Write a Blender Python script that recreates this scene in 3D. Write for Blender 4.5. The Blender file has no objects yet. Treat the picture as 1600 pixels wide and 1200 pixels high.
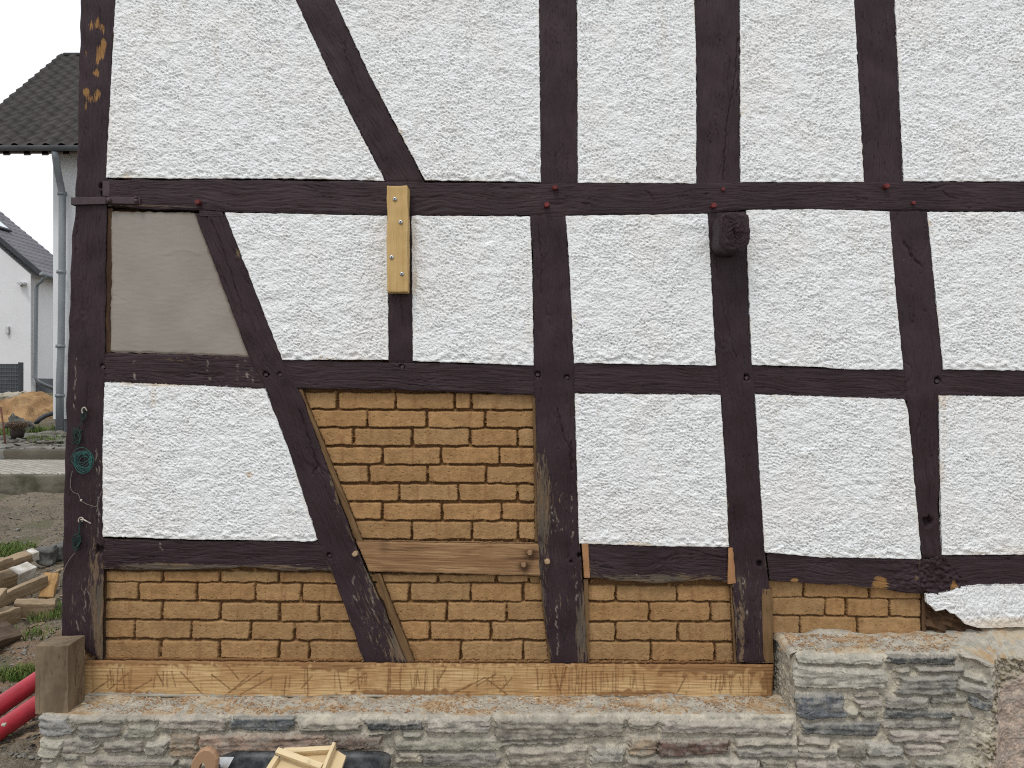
import bpy, math, random
import numpy as np
from mathutils import Vector, Matrix

# ------------------------------------------------------------------ camera, sky, sun
S = bpy.context.scene
D, F, H = 3.3, 1222.0, 1.75          # distance to the facade (m), focal length in photo pixels, eye height
cam = bpy.data.cameras.new('camera')
cam.sensor_width = 36; cam.lens = 36*F/1600; cam.clip_start = 0.05; cam.clip_end = 800
co = bpy.data.objects.new('camera', cam); S.collection.objects.link(co)
co.location = (0, -D, H); co.rotation_euler = (math.pi/2, 0, 0)
S.camera = co
W = bpy.data.worlds.new('World'); S.world = W; W.use_nodes = True
wt = W.node_tree; wt.nodes.clear()
SUN_EL, SUN_ROT = math.radians(58), math.radians(180+22)
sky = wt.nodes.new('ShaderNodeTexSky'); sky.sky_type = 'NISHITA'; sky.sun_disc = False
sky.sun_elevation = SUN_EL; sky.sun_rotation = SUN_ROT
mixw = wt.nodes.new('ShaderNodeMix'); mixw.data_type = 'RGBA'
mixw.inputs[0].default_value = 0.88
wt.links.new(sky.outputs[0], mixw.inputs[6]); mixw.inputs[7].default_value = (11.6, 11.9, 12.3, 1)   # cloud cover
bg = wt.nodes.new('ShaderNodeBackground'); bg.inputs[1].default_value = 0.1
wo = wt.nodes.new('ShaderNodeOutputWorld')
wt.links.new(mixw.outputs[2], bg.inputs[0]); wt.links.new(bg.outputs[0], wo.inputs[0])
sl = bpy.data.lights.new('sun', 'SUN'); sl.energy = 1.3; sl.angle = math.radians(14); sl.color = (1, .97, .92)
so = bpy.data.objects.new('sun', sl); S.collection.objects.link(so)
sd = Vector((-math.cos(SUN_EL)*math.sin(math.radians(22)), -math.cos(SUN_EL)*math.cos(math.radians(22)), math.sin(SUN_EL)))
so.rotation_euler = sd.to_track_quat('Z', 'Y').to_euler()
S.view_settings.view_transform = 'Standard'; S.view_settings.look = 'None'
S.view_settings.exposure = 0.0; S.view_settings.gamma = 1.0
S.render.engine = 'CYCLES'; S.cycles.use_denoising = False; S.cycles.filter_width = 1.1; S.cycles.use_adaptive_sampling = False; S.cycles.max_bounces = 6; S.cycles.diffuse_bounces = 4

random.seed(7)
RNG = np.random.default_rng(11)
C = S.collection
def at(px, py, d):                    # world point seen at photo pixel, d metres in front of the camera plane
    return Vector(((px-800)*d/F, d-D, H+(600-py)*d/F))

# ------------------------------------------------------------------ numpy noise
_T = {}
def _tile(k):
    if k not in _T:
        n = 512; g = np.random.default_rng(100+k).standard_normal((n, n))
        fx = np.fft.fftfreq(n)[:, None]; fy = np.fft.fftfreq(n)[None, :]
        f = np.sqrt(fx*fx+fy*fy)+1e-9
        w = np.exp(-(np.log(f*16))**2/(2*.35**2))/f**.5
        t = np.real(np.fft.ifft2(np.fft.fft2(g)*w)); _T[k] = (t-t.mean())/t.std()
    return _T[k]
def N(x, z, sx, sz=None, k=0):        # band noise, std 1, wavelength sx by sz metres
    sz = sz or sx; t = _tile(k)
    a = np.asarray(x)/sx*16+37.3*k; b = np.asarray(z)/sz*16+91.7*k
    ai = np.floor(a).astype(int); bi = np.floor(b).astype(int); fa = a-ai; fb = b-bi
    ai %= 512; bi %= 512; aj = (ai+1) % 512; bj = (bi+1) % 512
    return (t[ai, bi]*(1-fa)*(1-fb)+t[aj, bi]*fa*(1-fb)+t[ai, bj]*(1-fa)*fb+t[aj, bj]*fa*fb)
def ss(a, b, x):
    t = np.clip((x-a)/(b-a), 0, 1); return t*t*(3-2*t)

# ------------------------------------------------------------------ object helpers
def tag(o, label=None, cat=None, group=None, kind=None):
    if label: o['label'] = label
    if cat: o['category'] = cat
    if group: o['group'] = group
    if kind: o['kind'] = kind
    return o
def empty(name, loc=(0, 0, 0), **k):
    o = bpy.data.objects.new(name, None); C.objects.link(o); o.location = loc; o.empty_display_size = .1
    return tag(o, **k)
def link(name, me, mats, parent=None):
    o = bpy.data.objects.new(name, me); C.objects.link(o)
    for m in (mats if isinstance(mats, (list, tuple)) else [mats]): me.materials.append(m)
    if parent is not None:
        o.parent = parent
        o.matrix_parent_inverse = Matrix.Translation(-parent.location) if parent.type == 'EMPTY' else Matrix.Identity(4)
    return o
def npmesh(name, V, Q, attrs=None, smooth=True):
    me = bpy.data.meshes.new(name); V = np.asarray(V, np.float32); Q = np.asarray(Q, np.int32)
    k = Q.shape[1]
    me.vertices.add(len(V)); me.vertices.foreach_set('co', V.ravel())
    me.loops.add(Q.size); me.loops.foreach_set('vertex_index', Q.ravel())
    me.polygons.add(len(Q)); me.polygons.foreach_set('loop_start', np.arange(0, Q.size, k, dtype=np.int32))
    me.polygons.foreach_set('use_smooth', np.full(len(Q), smooth))
    for a, v in (attrs or {}).items():
        v = np.asarray(v, np.float32)
        if v.ndim == 1: me.attributes.new(a, 'FLOAT', 'POINT').data.foreach_set('value', v)
        elif v.shape[1] == 3: me.attributes.new(a, 'FLOAT_VECTOR', 'POINT').data.foreach_set('vector', v.ravel())
        else: me.attributes.new(a, 'FLOAT_COLOR', 'POINT').data.foreach_set('color', v.ravel())
    me.update(calc_edges=True); me.validate()
    return me
def gridq(nu, nv, flip=False, off=0):
    i = np.arange(nu-1)[:, None]; j = np.arange(nv-1)[None, :]
    a = i*nv+j; q = np.stack([a, a+nv, a+nv+1, a+1], -1).reshape(-1, 4)+off
    return q[:, ::-1] if flip else q
class MB:                              # collects plain shapes into one mesh
    def __init__(s): s.v = []; s.f = []
    def add(s, vs, fs):
        o = len(s.v); s.v += [tuple(v) for v in vs]; s.f += [tuple(i+o for i in f) for f in fs]
    def box(s, lo, hi, M=None):
        vs = [Vector((x, y, z)) for x in (lo[0], hi[0]) for y in (lo[1], hi[1]) for z in (lo[2], hi[2])]
        if M: vs = [M@v for v in vs]
        s.add(vs, [(0, 1, 3, 2), (4, 6, 7, 5), (0, 4, 5, 1), (2, 3, 7, 6), (0, 2, 6, 4), (1, 5, 7, 3)])
    def tube(s, pts, r, n=8, caps=True):
        pts = [Vector(p) for p in pts]; rs = r if isinstance(r, (list, tuple)) else [r]*len(pts)
        rings = []; up = Vector((.13, .31, .94)).normalized()
        for i, p in enumerate(pts):
            t = (pts[min(i+1, len(pts)-1)]-pts[max(i-1, 0)]).normalized()
            a = t.cross(up)
            if a.length < 1e-3: a = t.cross(Vector((1, 0, 0)))
            a.normalize(); b = t.cross(a); up = -b if False else up
            rings.append([p+a*math.cos(2*math.pi*k/n)*rs[i]+b*math.sin(2*math.pi*k/n)*rs[i] for k in range(n)])
        fs = [(i*n+k, i*n+(k+1) % n, (i+1)*n+(k+1) % n, (i+1)*n+k) for i in range(len(pts)-1) for k in range(n)]
        if caps: fs += [tuple(range(n))[::-1], tuple((len(pts)-1)*n+k for k in range(n))]
        s.add([v for g in rings for v in g], fs)
    def build(s, name, mat, parent=None, smooth=False, bevel=0, sub=0):
        me = bpy.data.meshes.new(name); me.from_pydata(s.v, [], s.f); me.update()
        import bmesh
        bm = bmesh.new(); bm.from_mesh(me)
        if bevel: bmesh.ops.bevel(bm, geom=bm.edges[:], offset=bevel, segments=2, affect='EDGES', profile=.6)
        bmesh.ops.recalc_face_normals(bm, faces=bm.faces[:])
        bm.to_mesh(me); bm.free()
        for p in me.polygons: p.use_smooth = smooth
        o = link(name, me, mat, parent); return o

# ------------------------------------------------------------------ materials
class NT:
    def __init__(s, name):
        s.m = bpy.data.materials.new(name); s.m.use_nodes = True; s.t = s.m.node_tree; s.t.nodes.clear()
        s.b = s.t.nodes.new('ShaderNodeBsdfPrincipled'); o = s.t.nodes.new('ShaderNodeOutputMaterial')
        s.t.links.new(s.b.outputs[0], o.inputs[0])
    def put(s, sock, v):
        if isinstance(v, bpy.types.NodeSocket): s.t.links.new(v, sock)
        elif isinstance(v, (tuple, list)) and len(v) == 3 and sock.type == 'RGBA': sock.default_value = (*v, 1)
        else: sock.default_value = v
    def attr(s, name, out='Fac'):
        n = s.t.nodes.new('ShaderNodeAttribute'); n.attribute_name = name; return n.outputs[out]
    def obj(s): return s.t.nodes.new('ShaderNodeTexCoord').outputs['Object']
    def scale(s, v, sc):
        n = s.t.nodes.new('ShaderNodeMapping'); s.put(n.inputs['Vector'], v); n.inputs['Scale'].default_value = sc; return n.outputs[0]
    def noise(s, v, sc, det=3, rough=.55, dist=0):
        n = s.t.nodes.new('ShaderNodeTexNoise'); s.put(n.inputs['Vector'], v)
        n.inputs['Scale'].default_value = sc; n.inputs['Detail'].default_value = det
        n.inputs['Roughness'].default_value = rough; n.inputs['Distortion'].default_value = dist; return n.outputs['Fac']
    def vor(s, v, sc, out='Distance', feat='F1'):
        n = s.t.nodes.new('ShaderNodeTexVoronoi'); n.feature = feat; s.put(n.inputs['Vector'], v); n.inputs['Scale'].default_value = sc; return n.outputs[out]
    def rng(s, v, a, b, c=0., d=1., smooth=True):
        n = s.t.nodes.new('ShaderNodeMapRange'); n.interpolation_type = 'SMOOTHSTEP' if smooth else 'LINEAR'
        s.put(n.inputs[0], v)
        for i, x in enumerate((a, b, c, d)): n.inputs[i+1].default_value = x
        return n.outputs[0]
    def math(s, op, a, b=0.):
        n = s.t.nodes.new('ShaderNodeMath'); n.operation = op; s.put(n.inputs[0], a); s.put(n.inputs[1], b); return n.outputs[0]
    def mix(s, f, a, b, mode='MIX'):
        n = s.t.nodes.new('ShaderNodeMix'); n.data_type = 'RGBA'; n.blend_type = mode
        s.put(n.inputs[0], f); s.put(n.inputs[6], a); s.put(n.inputs[7], b); return n.outputs[2]
    def bump(s, h, dist, strength=1.):
        n = s.t.nodes.new('ShaderNodeBump'); s.put(n.inputs['Height'], h); n.inputs['Distance'].default_value = dist
        n.inputs['Strength'].default_value = strength; return n.outputs[0]
    def done(s, col, rough=.8, bump=None, spec=.3, metal=0):
        s.put(s.b.inputs['Base Color'], col); s.put(s.b.inputs['Roughness'], rough)
        s.b.inputs['Specular IOR Level'].default_value = spec; s.b.inputs['Metallic'].default_value = metal
        if bump is not None: s.put(s.b.inputs['Normal'], bump)
        return s.m

def mat_paint(name, dark=(.028, .0150, .0185), light=(.040, .0232, .0275), wood=(.16, .108, .066), grey=(.10, .083, .065)):
    t = NT(name); g = t.attr('gc', 'Vector'); wr = t.attr('wear')
    fine = t.noise(t.scale(g, (9, 150, 150)), 1, 4, .65)
    mid = t.noise(t.scale(g, (3, 30, 30)), 1, 3, .6, .5)
    low = t.noise(t.scale(g, (4, 6, 6)), 1, 3)
    c = t.mix(t.rng(low, .35, .68), dark, light)
    c = t.mix(t.rng(fine, .6, .8, 0, .4), c, (.085, .06, .062))
    c = t.mix(t.rng(fine, .32, .44, .75, 0), c, (.010, .006, .007))
    w = t.mix(t.rng(mid, .4, .62), wood, grey)
    w = t.mix(t.rng(fine, .3, .55, .65, 0), w, (.05, .03, .018))
    m = t.math('ADD', t.math('MULTIPLY', wr, 1.05), t.math('MULTIPLY', t.math('SUBTRACT', t.noise(t.scale(g, (13, 110, 110)), 1, 6, .75), .5), 3.4))
    w = t.mix(t.attr('och'), w, (.29, .155, .058))
    c = t.mix(t.rng(m, .60, .74), c, w)
    fl = t.noise(t.scale(g, (24, 140, 140)), 1, 5, .75)
    f2 = t.math('MULTIPLY', t.rng(fl, .64, .69), t.rng(wr, .1, .4))
    c = t.mix(t.math('MULTIPLY', f2, .8), c, (.42, .38, .33))
    c = t.mix(t.math('MULTIPLY', t.attr('fleck'), .7), c, (.34, .29, .24))
    h = t.math('ADD', fine, t.math('MULTIPLY', mid, .5))
    return t.done(c, t.rng(m, .5, .65, .62, .9), t.bump(h, .0046, 1.), .24)
def mat_plaster(name, base=(.83, .84, .84)):
    t = NT(name); o = t.obj()
    st = t.noise(o, 2.2, 6, .65)
    c = t.mix(t.rng(st, .46, .7, 0, .6), base, (.80, .775, .725))
    c = t.mix(t.rng(t.noise(t.scale(o, (9, 9, 1.1)), 1, 5, .6), .56, .74, 0, .35), c, (.70, .66, .60))
    c = t.mix(t.rng(t.attr('wear'), .25, 1, 0, .8), c, (.66, .55, .42))
    c = t.mix(t.rng(t.noise(o, 55, 2), .735, .77, 0, .7), c, (.30, .26, .2))
    h = t.math('ADD', t.noise(t.scale(o, (1, 1, 1.3)), 190, 3, .6), t.math('MULTIPLY', t.noise(t.scale(o, (1, 1, 1.3)), 105, 2), 1.4))
    return t.done(c, .9, t.bump(h, .0032, 1.), .2)
def mat_grey_plaster():
    t = NT('grey_plaster'); o = t.obj()
    c = t.mix(t.rng(t.noise(o, 5, 4), .35, .65), (.262, .236, .206), (.285, .259, .227))
    c = t.mix(t.rng(t.attr('wear'), .2, 1, 0, .6), c, (.2, .16, .115))
    return t.done(c, .85, t.bump(t.noise(t.scale(o, (22, 22, 60)), 1, 5, .65), .0014, .6), .25)
def mat_clay():
    t = NT('clay_brick'); o = t.obj(); j = t.attr('joint'); col = t.attr('scol', 'Color')
    c = t.mix(t.rng(t.noise(o, 30, 4, .65), .35, .7), (.86, .84, .8), (1.1, 1.08, 1.08))
    c = t.mix(1., col, c, 'MULTIPLY')
    c = t.mix(t.rng(t.noise(t.scale(o, (42, 42, 7)), 1, 4, .6), .54, .68, 0, .6), c, (.245, .122, .055))
    c = t.mix(t.rng(t.noise(o, 9, 5, .7), .5, .68, 0, .5), c, (.23, .125, .055))
    c = t.mix(t.rng(t.noise(o, 130, 4, .7), .62, .70, 0, .7), c, (.15, .075, .03))
    c = t.mix(t.math('MULTIPLY', j, .85), c, (.145, .070, .030))
    h = t.math('ADD', t.noise(t.scale(o, (1, 1, 1.6)), 95, 5, .75), t.math('MULTIPLY', t.noise(o, 260, 2), .5))
    return t.done(c, .92, t.bump(h, .0022, .8), .15)
def mat_sill():
    t = NT('fresh_sill_wood'); g = t.attr('gc', 'Vector'); mk = t.attr('mark'); o = t.obj()
    gr = t.noise(t.scale(g, (1.0, 15, 15)), 1, 6, .6, .5)
    c = t.mix(t.rng(gr, .35, .65), (.43, .275, .125), (.52, .355, .175))
    c = t.mix(t.rng(t.noise(t.scale(o, (1, 1, 1.4)), 3.4, 5, .65), .44, .62, 0, .75), c, (.33, .18, .075))
    c = t.mix(t.rng(t.noise(t.scale(o, (60, 60, 6)), 1, 5, .75), .56, .66, 0, .6), c, (.25, .12, .045))
    c = t.mix(t.math('MULTIPLY', mk, .85), c, (.15, .07, .026))
    c = t.mix(t.attr('clay'), c, (.21, .105, .042))
    c = t.mix(t.attr('mort'), c, (.38, .35, .29))
    return t.done(c, .78, t.bump(t.math('SUBTRACT', t.noise(t.scale(g, (8, 150, 150)), 1, 3), t.math('MULTIPLY', mk, .6)), .002, .7), .25)
def mat_wood(name, a, b, dark=(.07, .04, .02), sx=1.6, sy=30, rough=.75, spots=.3, stain=None):
    t = NT(name); g = t.attr('gc', 'Vector')
    gr = t.noise(t.scale(g, (sx, sy, sy)), 1, 5, .62, .8)
    c = t.mix(t.rng(gr, .34, .66), a, b)
    c = t.mix(t.rng(t.noise(t.scale(g, (5, 11, 11)), 1, 4, .6), .62, .74, 0, spots), c, dark)
    c = t.mix(t.rng(t.noise(t.scale(g, (4, 170, 170)), 1, 3), .62, .75, 0, .4), c, dark)
    if stain: c = t.mix(t.rng(t.noise(g, 7, 4, .6), .45, .66, 0, .8), c, stain)
    c = t.mix(t.math('MULTIPLY', t.attr('wear'), .85), c, dark)
    return t.done(c, rough, t.bump(t.noise(t.scale(g, (7, 130, 130)), 1, 4, .6), .002, .7), .25)
def mat_stone():
    t = NT('plinth_stone'); o = t.obj(); col = t.attr('scol', 'Color'); mo = t.attr('joint')
    n1 = t.noise(t.scale(o, (20, 20, 30)), 1, 6, .75, .4)
    c = t.mix(t.rng(n1, .36, .64), (.6, .6, .6), (1.45, 1.42, 1.36))
    c = t.mix(1., col, c, 'MULTIPLY')
    dust = t.math('MULTIPLY', t.rng(t.noise(o, 20, 6, .8), .46, .62), .55)
    c = t.mix(dust, c, (.38, .355, .30))
    gn = t.t.nodes.new('ShaderNodeNewGeometry'); sx = t.t.nodes.new('ShaderNodeSeparateXYZ'); t.t.links.new(gn.outputs['Normal'], sx.inputs[0])
    c = t.mix(t.rng(sx.outputs[2], .3, .8, 0, .4), c, (.42, .385, .32))
    c = t.mix(t.rng(t.noise(o, 90, 3, .6), .6, .7, 0, .5), c, (.09, .085, .075))
    c = t.mix(t.rng(t.attr('clay'), .1, .9), c, t.mix(t.rng(t.noise(o, 16, 6, .75), .42, .60), (.44, .375, .28), (.37, .25, .14)))
    h = t.math('ADD', t.noise(t.scale(o, (1, 1, 1.4)), 46, 6, .78), t.math('MULTIPLY', t.noise(o, 170, 3, .7), .45))
    return t.done(c, .9, t.bump(h, .0036, 1.), .2)
def mat_simple(name, a, b=None, sc=6, rough=.7, bump=.002, bsc=60, metal=0, spec=.3, st=(1, 1, 1)):
    t = NT(name); o = t.scale(t.obj(), st)
    c = t.mix(t.rng(t.noise(o, sc, 5, .65), .36, .66), a, b or tuple(x*.75 for x in a))
    return t.done(c, rough, t.bump(t.noise(o, bsc, 4, .6), bump, .7) if bump else None, spec, metal)
def mat_dirt():
    t = NT('dirt'); o = t.obj()
    c = t.mix(t.rng(t.noise(o, .9, 5, .6), .38, .62), (.155, .130, .098), (.205, .168, .122))
    c = t.mix(t.rng(t.attr('wear'), 0, 1, 0, .8), c, (.25, .165, .105))
    c = t.mix(t.rng(t.noise(o, 16, 5, .7), .54, .68, 0, .75), c, (.075, .062, .045))
    v = t.vor(o, 42, 'Color')
    c = t.mix(t.rng(t.noise(o, 60, 3, .6), .56, .66, 0, .8), c, (.30, .275, .23))
    c = t.mix(t.rng(t.attr('moss'), .2, .8, 0, .7), c, (.055, .075, .02))
    h = t.math('ADD', t.noise(o, 22, 6, .75), t.math('MULTIPLY', t.vor(o, 55), -.5))
    return t.done(c, .95, t.bump(h, .03, .9), .15)

M = {}
M['paint'] = mat_paint('dark_painted_timber')
M['plaster'] = mat_plaster('white_roughcast')
M['grey_plaster'] = mat_grey_plaster()
M['clay'] = mat_clay(); M['sill'] = mat_sill(); M['stone'] = mat_stone(); M['dirt'] = mat_dirt()
M['oak'] = mat_wood('fresh_oak', (.21, .112, .052), (.33, .2, .1), (.085, .042, .02), 2.6, 30, .75, .5)
M['pine'] = mat_wood('pale_pine', (.42, .27, .10), (.53, .36, .155), (.12, .07, .025), 1.2, 22, .6, .12)
M['wedge'] = mat_wood('new_wedge_wood', (.33, .165, .075), (.42, .23, .11), (.12, .06, .025), 2, 30)
M['cheek'] = mat_wood('weathered_strip', (.115, .062, .027), (.175, .105, .048), (.04, .022, .011), 3, 40)
M['oldwood'] = mat_wood('old_dark_wood', (.05, .026, .014), (.10, .055, .028), (.02, .01, .006), 3, 40, .85)
M['block'] = mat_wood('grey_brown_block', (.125, .09, .058), (.21, .155, .10), (.05, .033, .02), 3.5, 14, .85, .6)
M['offcut'] = mat_wood('offcut_wood', (.22, .155, .095), (.36, .27, .175), (.08, .05, .03), 2, 24, .85, .45)
M['offcut_dark'] = mat_wood('dark_offcut_wood', (.075, .052, .036), (.14, .1, .07), (.03, .02, .014), 2, 24, .85, .5)
M['offcut_orange'] = mat_wood('orange_offcut_wood', (.33, .19, .075), (.46, .28, .12), (.13, .07, .03), 2, 24, .8, .3)
M['tool_wood'] = mat_wood('tool_handle_wood', (.33, .19, .11), (.43, .28, .17), (.14, .08, .045), 2, 40, .5, .2)
M['ply'] = mat_wood('pale_board_wood', (.60, .46, .26), (.70, .56, .35), (.3, .2, .1), 1.5, 30, .6, .1)
M['whitepaint'] = mat_simple('flaked_white_paint', (.62, .6, .56), (.38, .34, .28), 14, .7)
M['red'] = mat_simple('red_peg_paint', (.17, .024, .024), (.10, .018, .018), 30, .6)
M['peg'] = mat_simple('peg_end_grain', (.42, .30, .19), (.3, .19, .11), 60, .7)
M['pegdark'] = mat_simple('dark_peg', (.30, .19, .11), (.2, .12, .065), 60, .6)
M['iron'] = mat_simple('painted_iron', (.062, .040, .045), (.045, .028, .033), 12, .5, .004, 40)
M['steel'] = mat_simple('steel', (.55, .55, .54), (.4, .4, .4), 8, .35, .0005, 60, 1)
M['dark'] = mat_simple('dark_recess', (.02, .014, .012), None, 8, .9)
M['core'] = mat_simple('clay_core', (.12, .065, .03), (.08, .04, .02), 8, .95, .01, 20)
M['sidewall'] = mat_simple('side_plaster', (.72, .72, .7), (.66, .65, .61), 3, .9, .006, 60)
M['twine'] = mat_simple('green_twine', (.04, .17, .15), (.02, .10, .09), 60, .6, 0)
M['twine_dark'] = mat_simple('dark_twine', (.012, .035, .03), (.02, .05, .04), 60, .6, 0)
M['string'] = mat_simple('grey_string', (.22, .2, .18), (.14, .12, .11), 60, .7, 0)
M['nail'] = mat_simple('pale_nail', (.5, .47, .42), (.3, .25, .2), 80, .5, 0)
M['redpipe'] = mat_simple('red_plastic_pipe', (.42, .025, .042), (.32, .022, .036), 7, .42, .0008, 90, 0, .45)
M['blackplastic'] = mat_simple('black_tub_plastic', (.018, .02, .023), (.09, .095, .1), 16, .45, .002, 40)
M['crumb'] = mat_simple('clay_crumbs', (.36, .225, .125), (.25, .14, .07), 30, .95, .003, 120)
M['wall_near'] = mat_simple('neighbour_render', (.66, .67, .68), (.62, .63, .64), 1.5, .9, .003, 25)
M['wall_cool'] = mat_simple('far_render', (.70, .70, .71), (.66, .66, .67), 1.0, .9, .003, 25)
M['socle'] = mat_simple('grey_socle', (.135, .145, .155), (.11, .118, .128), 2, .8)
M['zinc'] = mat_simple('weathered_zinc', (.215, .235, .25), (.165, .18, .195), 3, .5, .0005, 20, .25, .4, (1, 1, .3))
M['zinc_dark'] = mat_simple('dark_zinc', (.085, .09, .095), (.06, .065, .07), 3, .6, .0005, 20, 0, .3)
def mat_tile(name, a, b, moss):
    t = NT(name); o = t.obj()
    c = t.mix(t.vor(t.scale(o, (3.3, 1.5, 1.5)), 1, 'Color'), a, b)
    c = t.mix(t.rng(t.noise(o, 2.4, 6, .75), .54, .72, 0, .6), c, moss)
    return t.done(c, .7, t.bump(t.noise(o, 25, 4), .01, .6), .35)
M['tile'] = mat_tile('dark_roof_tile', (.020, .017, .015), (.036, .030, .026), (.065, .06, .048))
M['tile_grey'] = mat_tile('grey_roof_tile', (.115, .112, .125), (.16, .155, .17), (.14, .14, .14))
M['anthracite'] = mat_simple('anthracite_metal', (.03, .034, .04), (.045, .048, .055), 3, .5)
M['sand'] = mat_simple('orange_sand', (.40, .255, .125), (.29, .17, .08), 2.6, .95, .09, 6)
M['concrete'] = mat_simple('mossy_concrete', (.16, .145, .115), (.06, .055, .035), 2.6, .95, .02, 14)
M['kerb'] = mat_simple('kerb_concrete', (.235, .23, .215), (.15, .145, .13), 1.4, .9, .01, 20)
M['kerb_dark'] = mat_simple('dark_kerb_concrete', (.13, .115, .09), (.085, .075, .055), 1.4, .9, .01, 20)
M['slate'] = mat_simple('rubble_slate', (.22, .21, .185), (.09, .08, .065), 3, .9, .01, 25)
M['greystone'] = mat_simple('grey_stone_block', (.14, .14, .13), (.085, .085, .08), 9, .9, .012, 25)
M['cream'] = mat_simple('pale_bank_stone', (.50, .46, .38), (.36, .32, .25), 1.4, .9, .02, 10)
M['heather'] = mat_simple('heather', (.17, .11, .09), (.09, .075, .04), 30, .9, 0)
def mat_grass():
    t = NT('grass_blades'); c = t.mix(t.rng(t.noise(t.obj(), 7, 4), .4, .62), (.065, .125, .022), (.14, .17, .045)); return t.done(c, .7, None, .25)
M['grass'] = mat_grass()
M['leaf'] = mat_simple('weed_leaf', (.045, .085, .03), (.07, .12, .045), 20, .6, 0)
M['deadwood'] = mat_simple('wood_chips', (.30, .23, .15), (.14, .1, .065), 14, .9, .002, 60)
def mat_paver():
    t = NT('path_pavers'); o = t.obj(); n = t.t.nodes.new('ShaderNodeTexBrick')
    mp = t.t.nodes.new('ShaderNodeMapping'); mp.inputs['Rotation'].default_value = (0, 0, .72); t.put(mp.inputs[0], o)
    t.put(n.inputs['Vector'], mp.outputs[0]); n.inputs['Scale'].default_value = 2.4; n.inputs['Mortar Size'].default_value = .016
    n.inputs['Color1'].default_value = (.40, .375, .33, 1); n.inputs['Color2'].default_value = (.30, .28, .24, 1); n.inputs['Mortar'].default_value = (.12, .11, .09, 1)
    c = t.mix(t.rng(t.noise(o, 2, 5, .7), .5, .7, 0, .6), n.outputs[0], (.25, .225, .18))
    return t.done(c, .9, t.bump(t.noise(o, 40, 4), .006), .2)
M['paver'] = mat_paver()

# ------------------------------------------------------------------ Coons relief patch
def poly_eval(P, t):
    P = np.asarray(P, float); seg = np.sqrt((np.diff(P, axis=0)**2).sum(1)); c = np.r_[0, np.cumsum(seg)]/seg.sum()
    return np.stack([np.interp(t, c, P[:, 0]), np.interp(t, c, P[:, 1])], -1)
CRACKS = [([(1153, 60), (1149, 120), (1139, 175), (1133, 220), (1131, 282)], 1.0), ([(1156, 80), (1155, 120), (1152, 150)], .8), ([(468, 640), (488, 700), (497, 728), (488, 742)], 1.), ([(497, 728), (505, 742)], .8), ([(872, 640), (880, 680), (890, 700), (893, 735)], 1.), ([(893, 690), (894, 735)], 1.2), ([(1413, 378), (1425, 400), (1441, 417)], 1.1), ([(1472, 298), (1484, 308), (1500, 311)], .8), ([(864, 276), (870, 245)], .35), ([(873, 277), (880, 247)], .35), ([(882, 278), (889, 248)], .35), ([(865, 246), (893, 240)], .3), ([(330, 345), (345, 380), (362, 430), (381, 490)], .9), ([(1010, 297), (1018, 308), (1024, 315)], .8), ([(1127, 470), (1140, 520), (1150, 560)], .7), ([(841, 350), (846, 400), (845, 460)], .8), ([(565, 70), (600, 150)], .7), ([(1345, 60), (1352, 150)], .6), ([(120, 330), (117, 420)], .6)]
SCR = [(893, 775, 895, 845), (860, 790, 868, 830), (868, 800, 880, 830), (575, 895, 585, 960), (590, 905, 600, 950), (868, 940, 872, 1030), (551, 900, 560, 960), (150, 700, 152, 840), (154, 720, 155, 830), (119, 560, 116, 640), (135, 905, 131, 970), (124, 950, 120, 985), (140, 900, 138, 930), (210, 560, 211, 595), (325, 557, 326, 600), (372, 565, 371, 600), (392, 560, 396, 600), (384, 563, 388, 596), (250, 848, 252, 880), (900, 880, 902, 960), (1160, 900, 1168, 960), (500, 640, 512, 690)]
KNOTS = [(129, 490, .05), (1125, 60, .04), (1385, 35, .03), (620, 572, .03), (495, 730, .045), (1130, 250, .03), (868, 255, .03), (850, 400, .03), (1425, 395, .04), (1036, 880, .05), (1130, 540, .05), (1410, 610, .05), (660, 606, .02), (1330, 890, .035), (1450, 815, .03), (1120, 200, .03), (870, 650, .03), (300, 575, .03), (540, 70, .03)]
DENTS = [(415, 585, 5), (437, 585, 4), (515, 868, 5), (840, 585, 5), (886, 590, 4), (160, 573, 4), (1167, 590, 5), (1465, 595, 6), (1142, 875, 5), (628, 573, 4), (154, 860, 8), (1450, 815, 9), (1187, 881, 5), (905, 868, 4), (158, 290, 4), (160, 303, 4), (892, 878, 3), (1220, 572, 3)]
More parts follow.
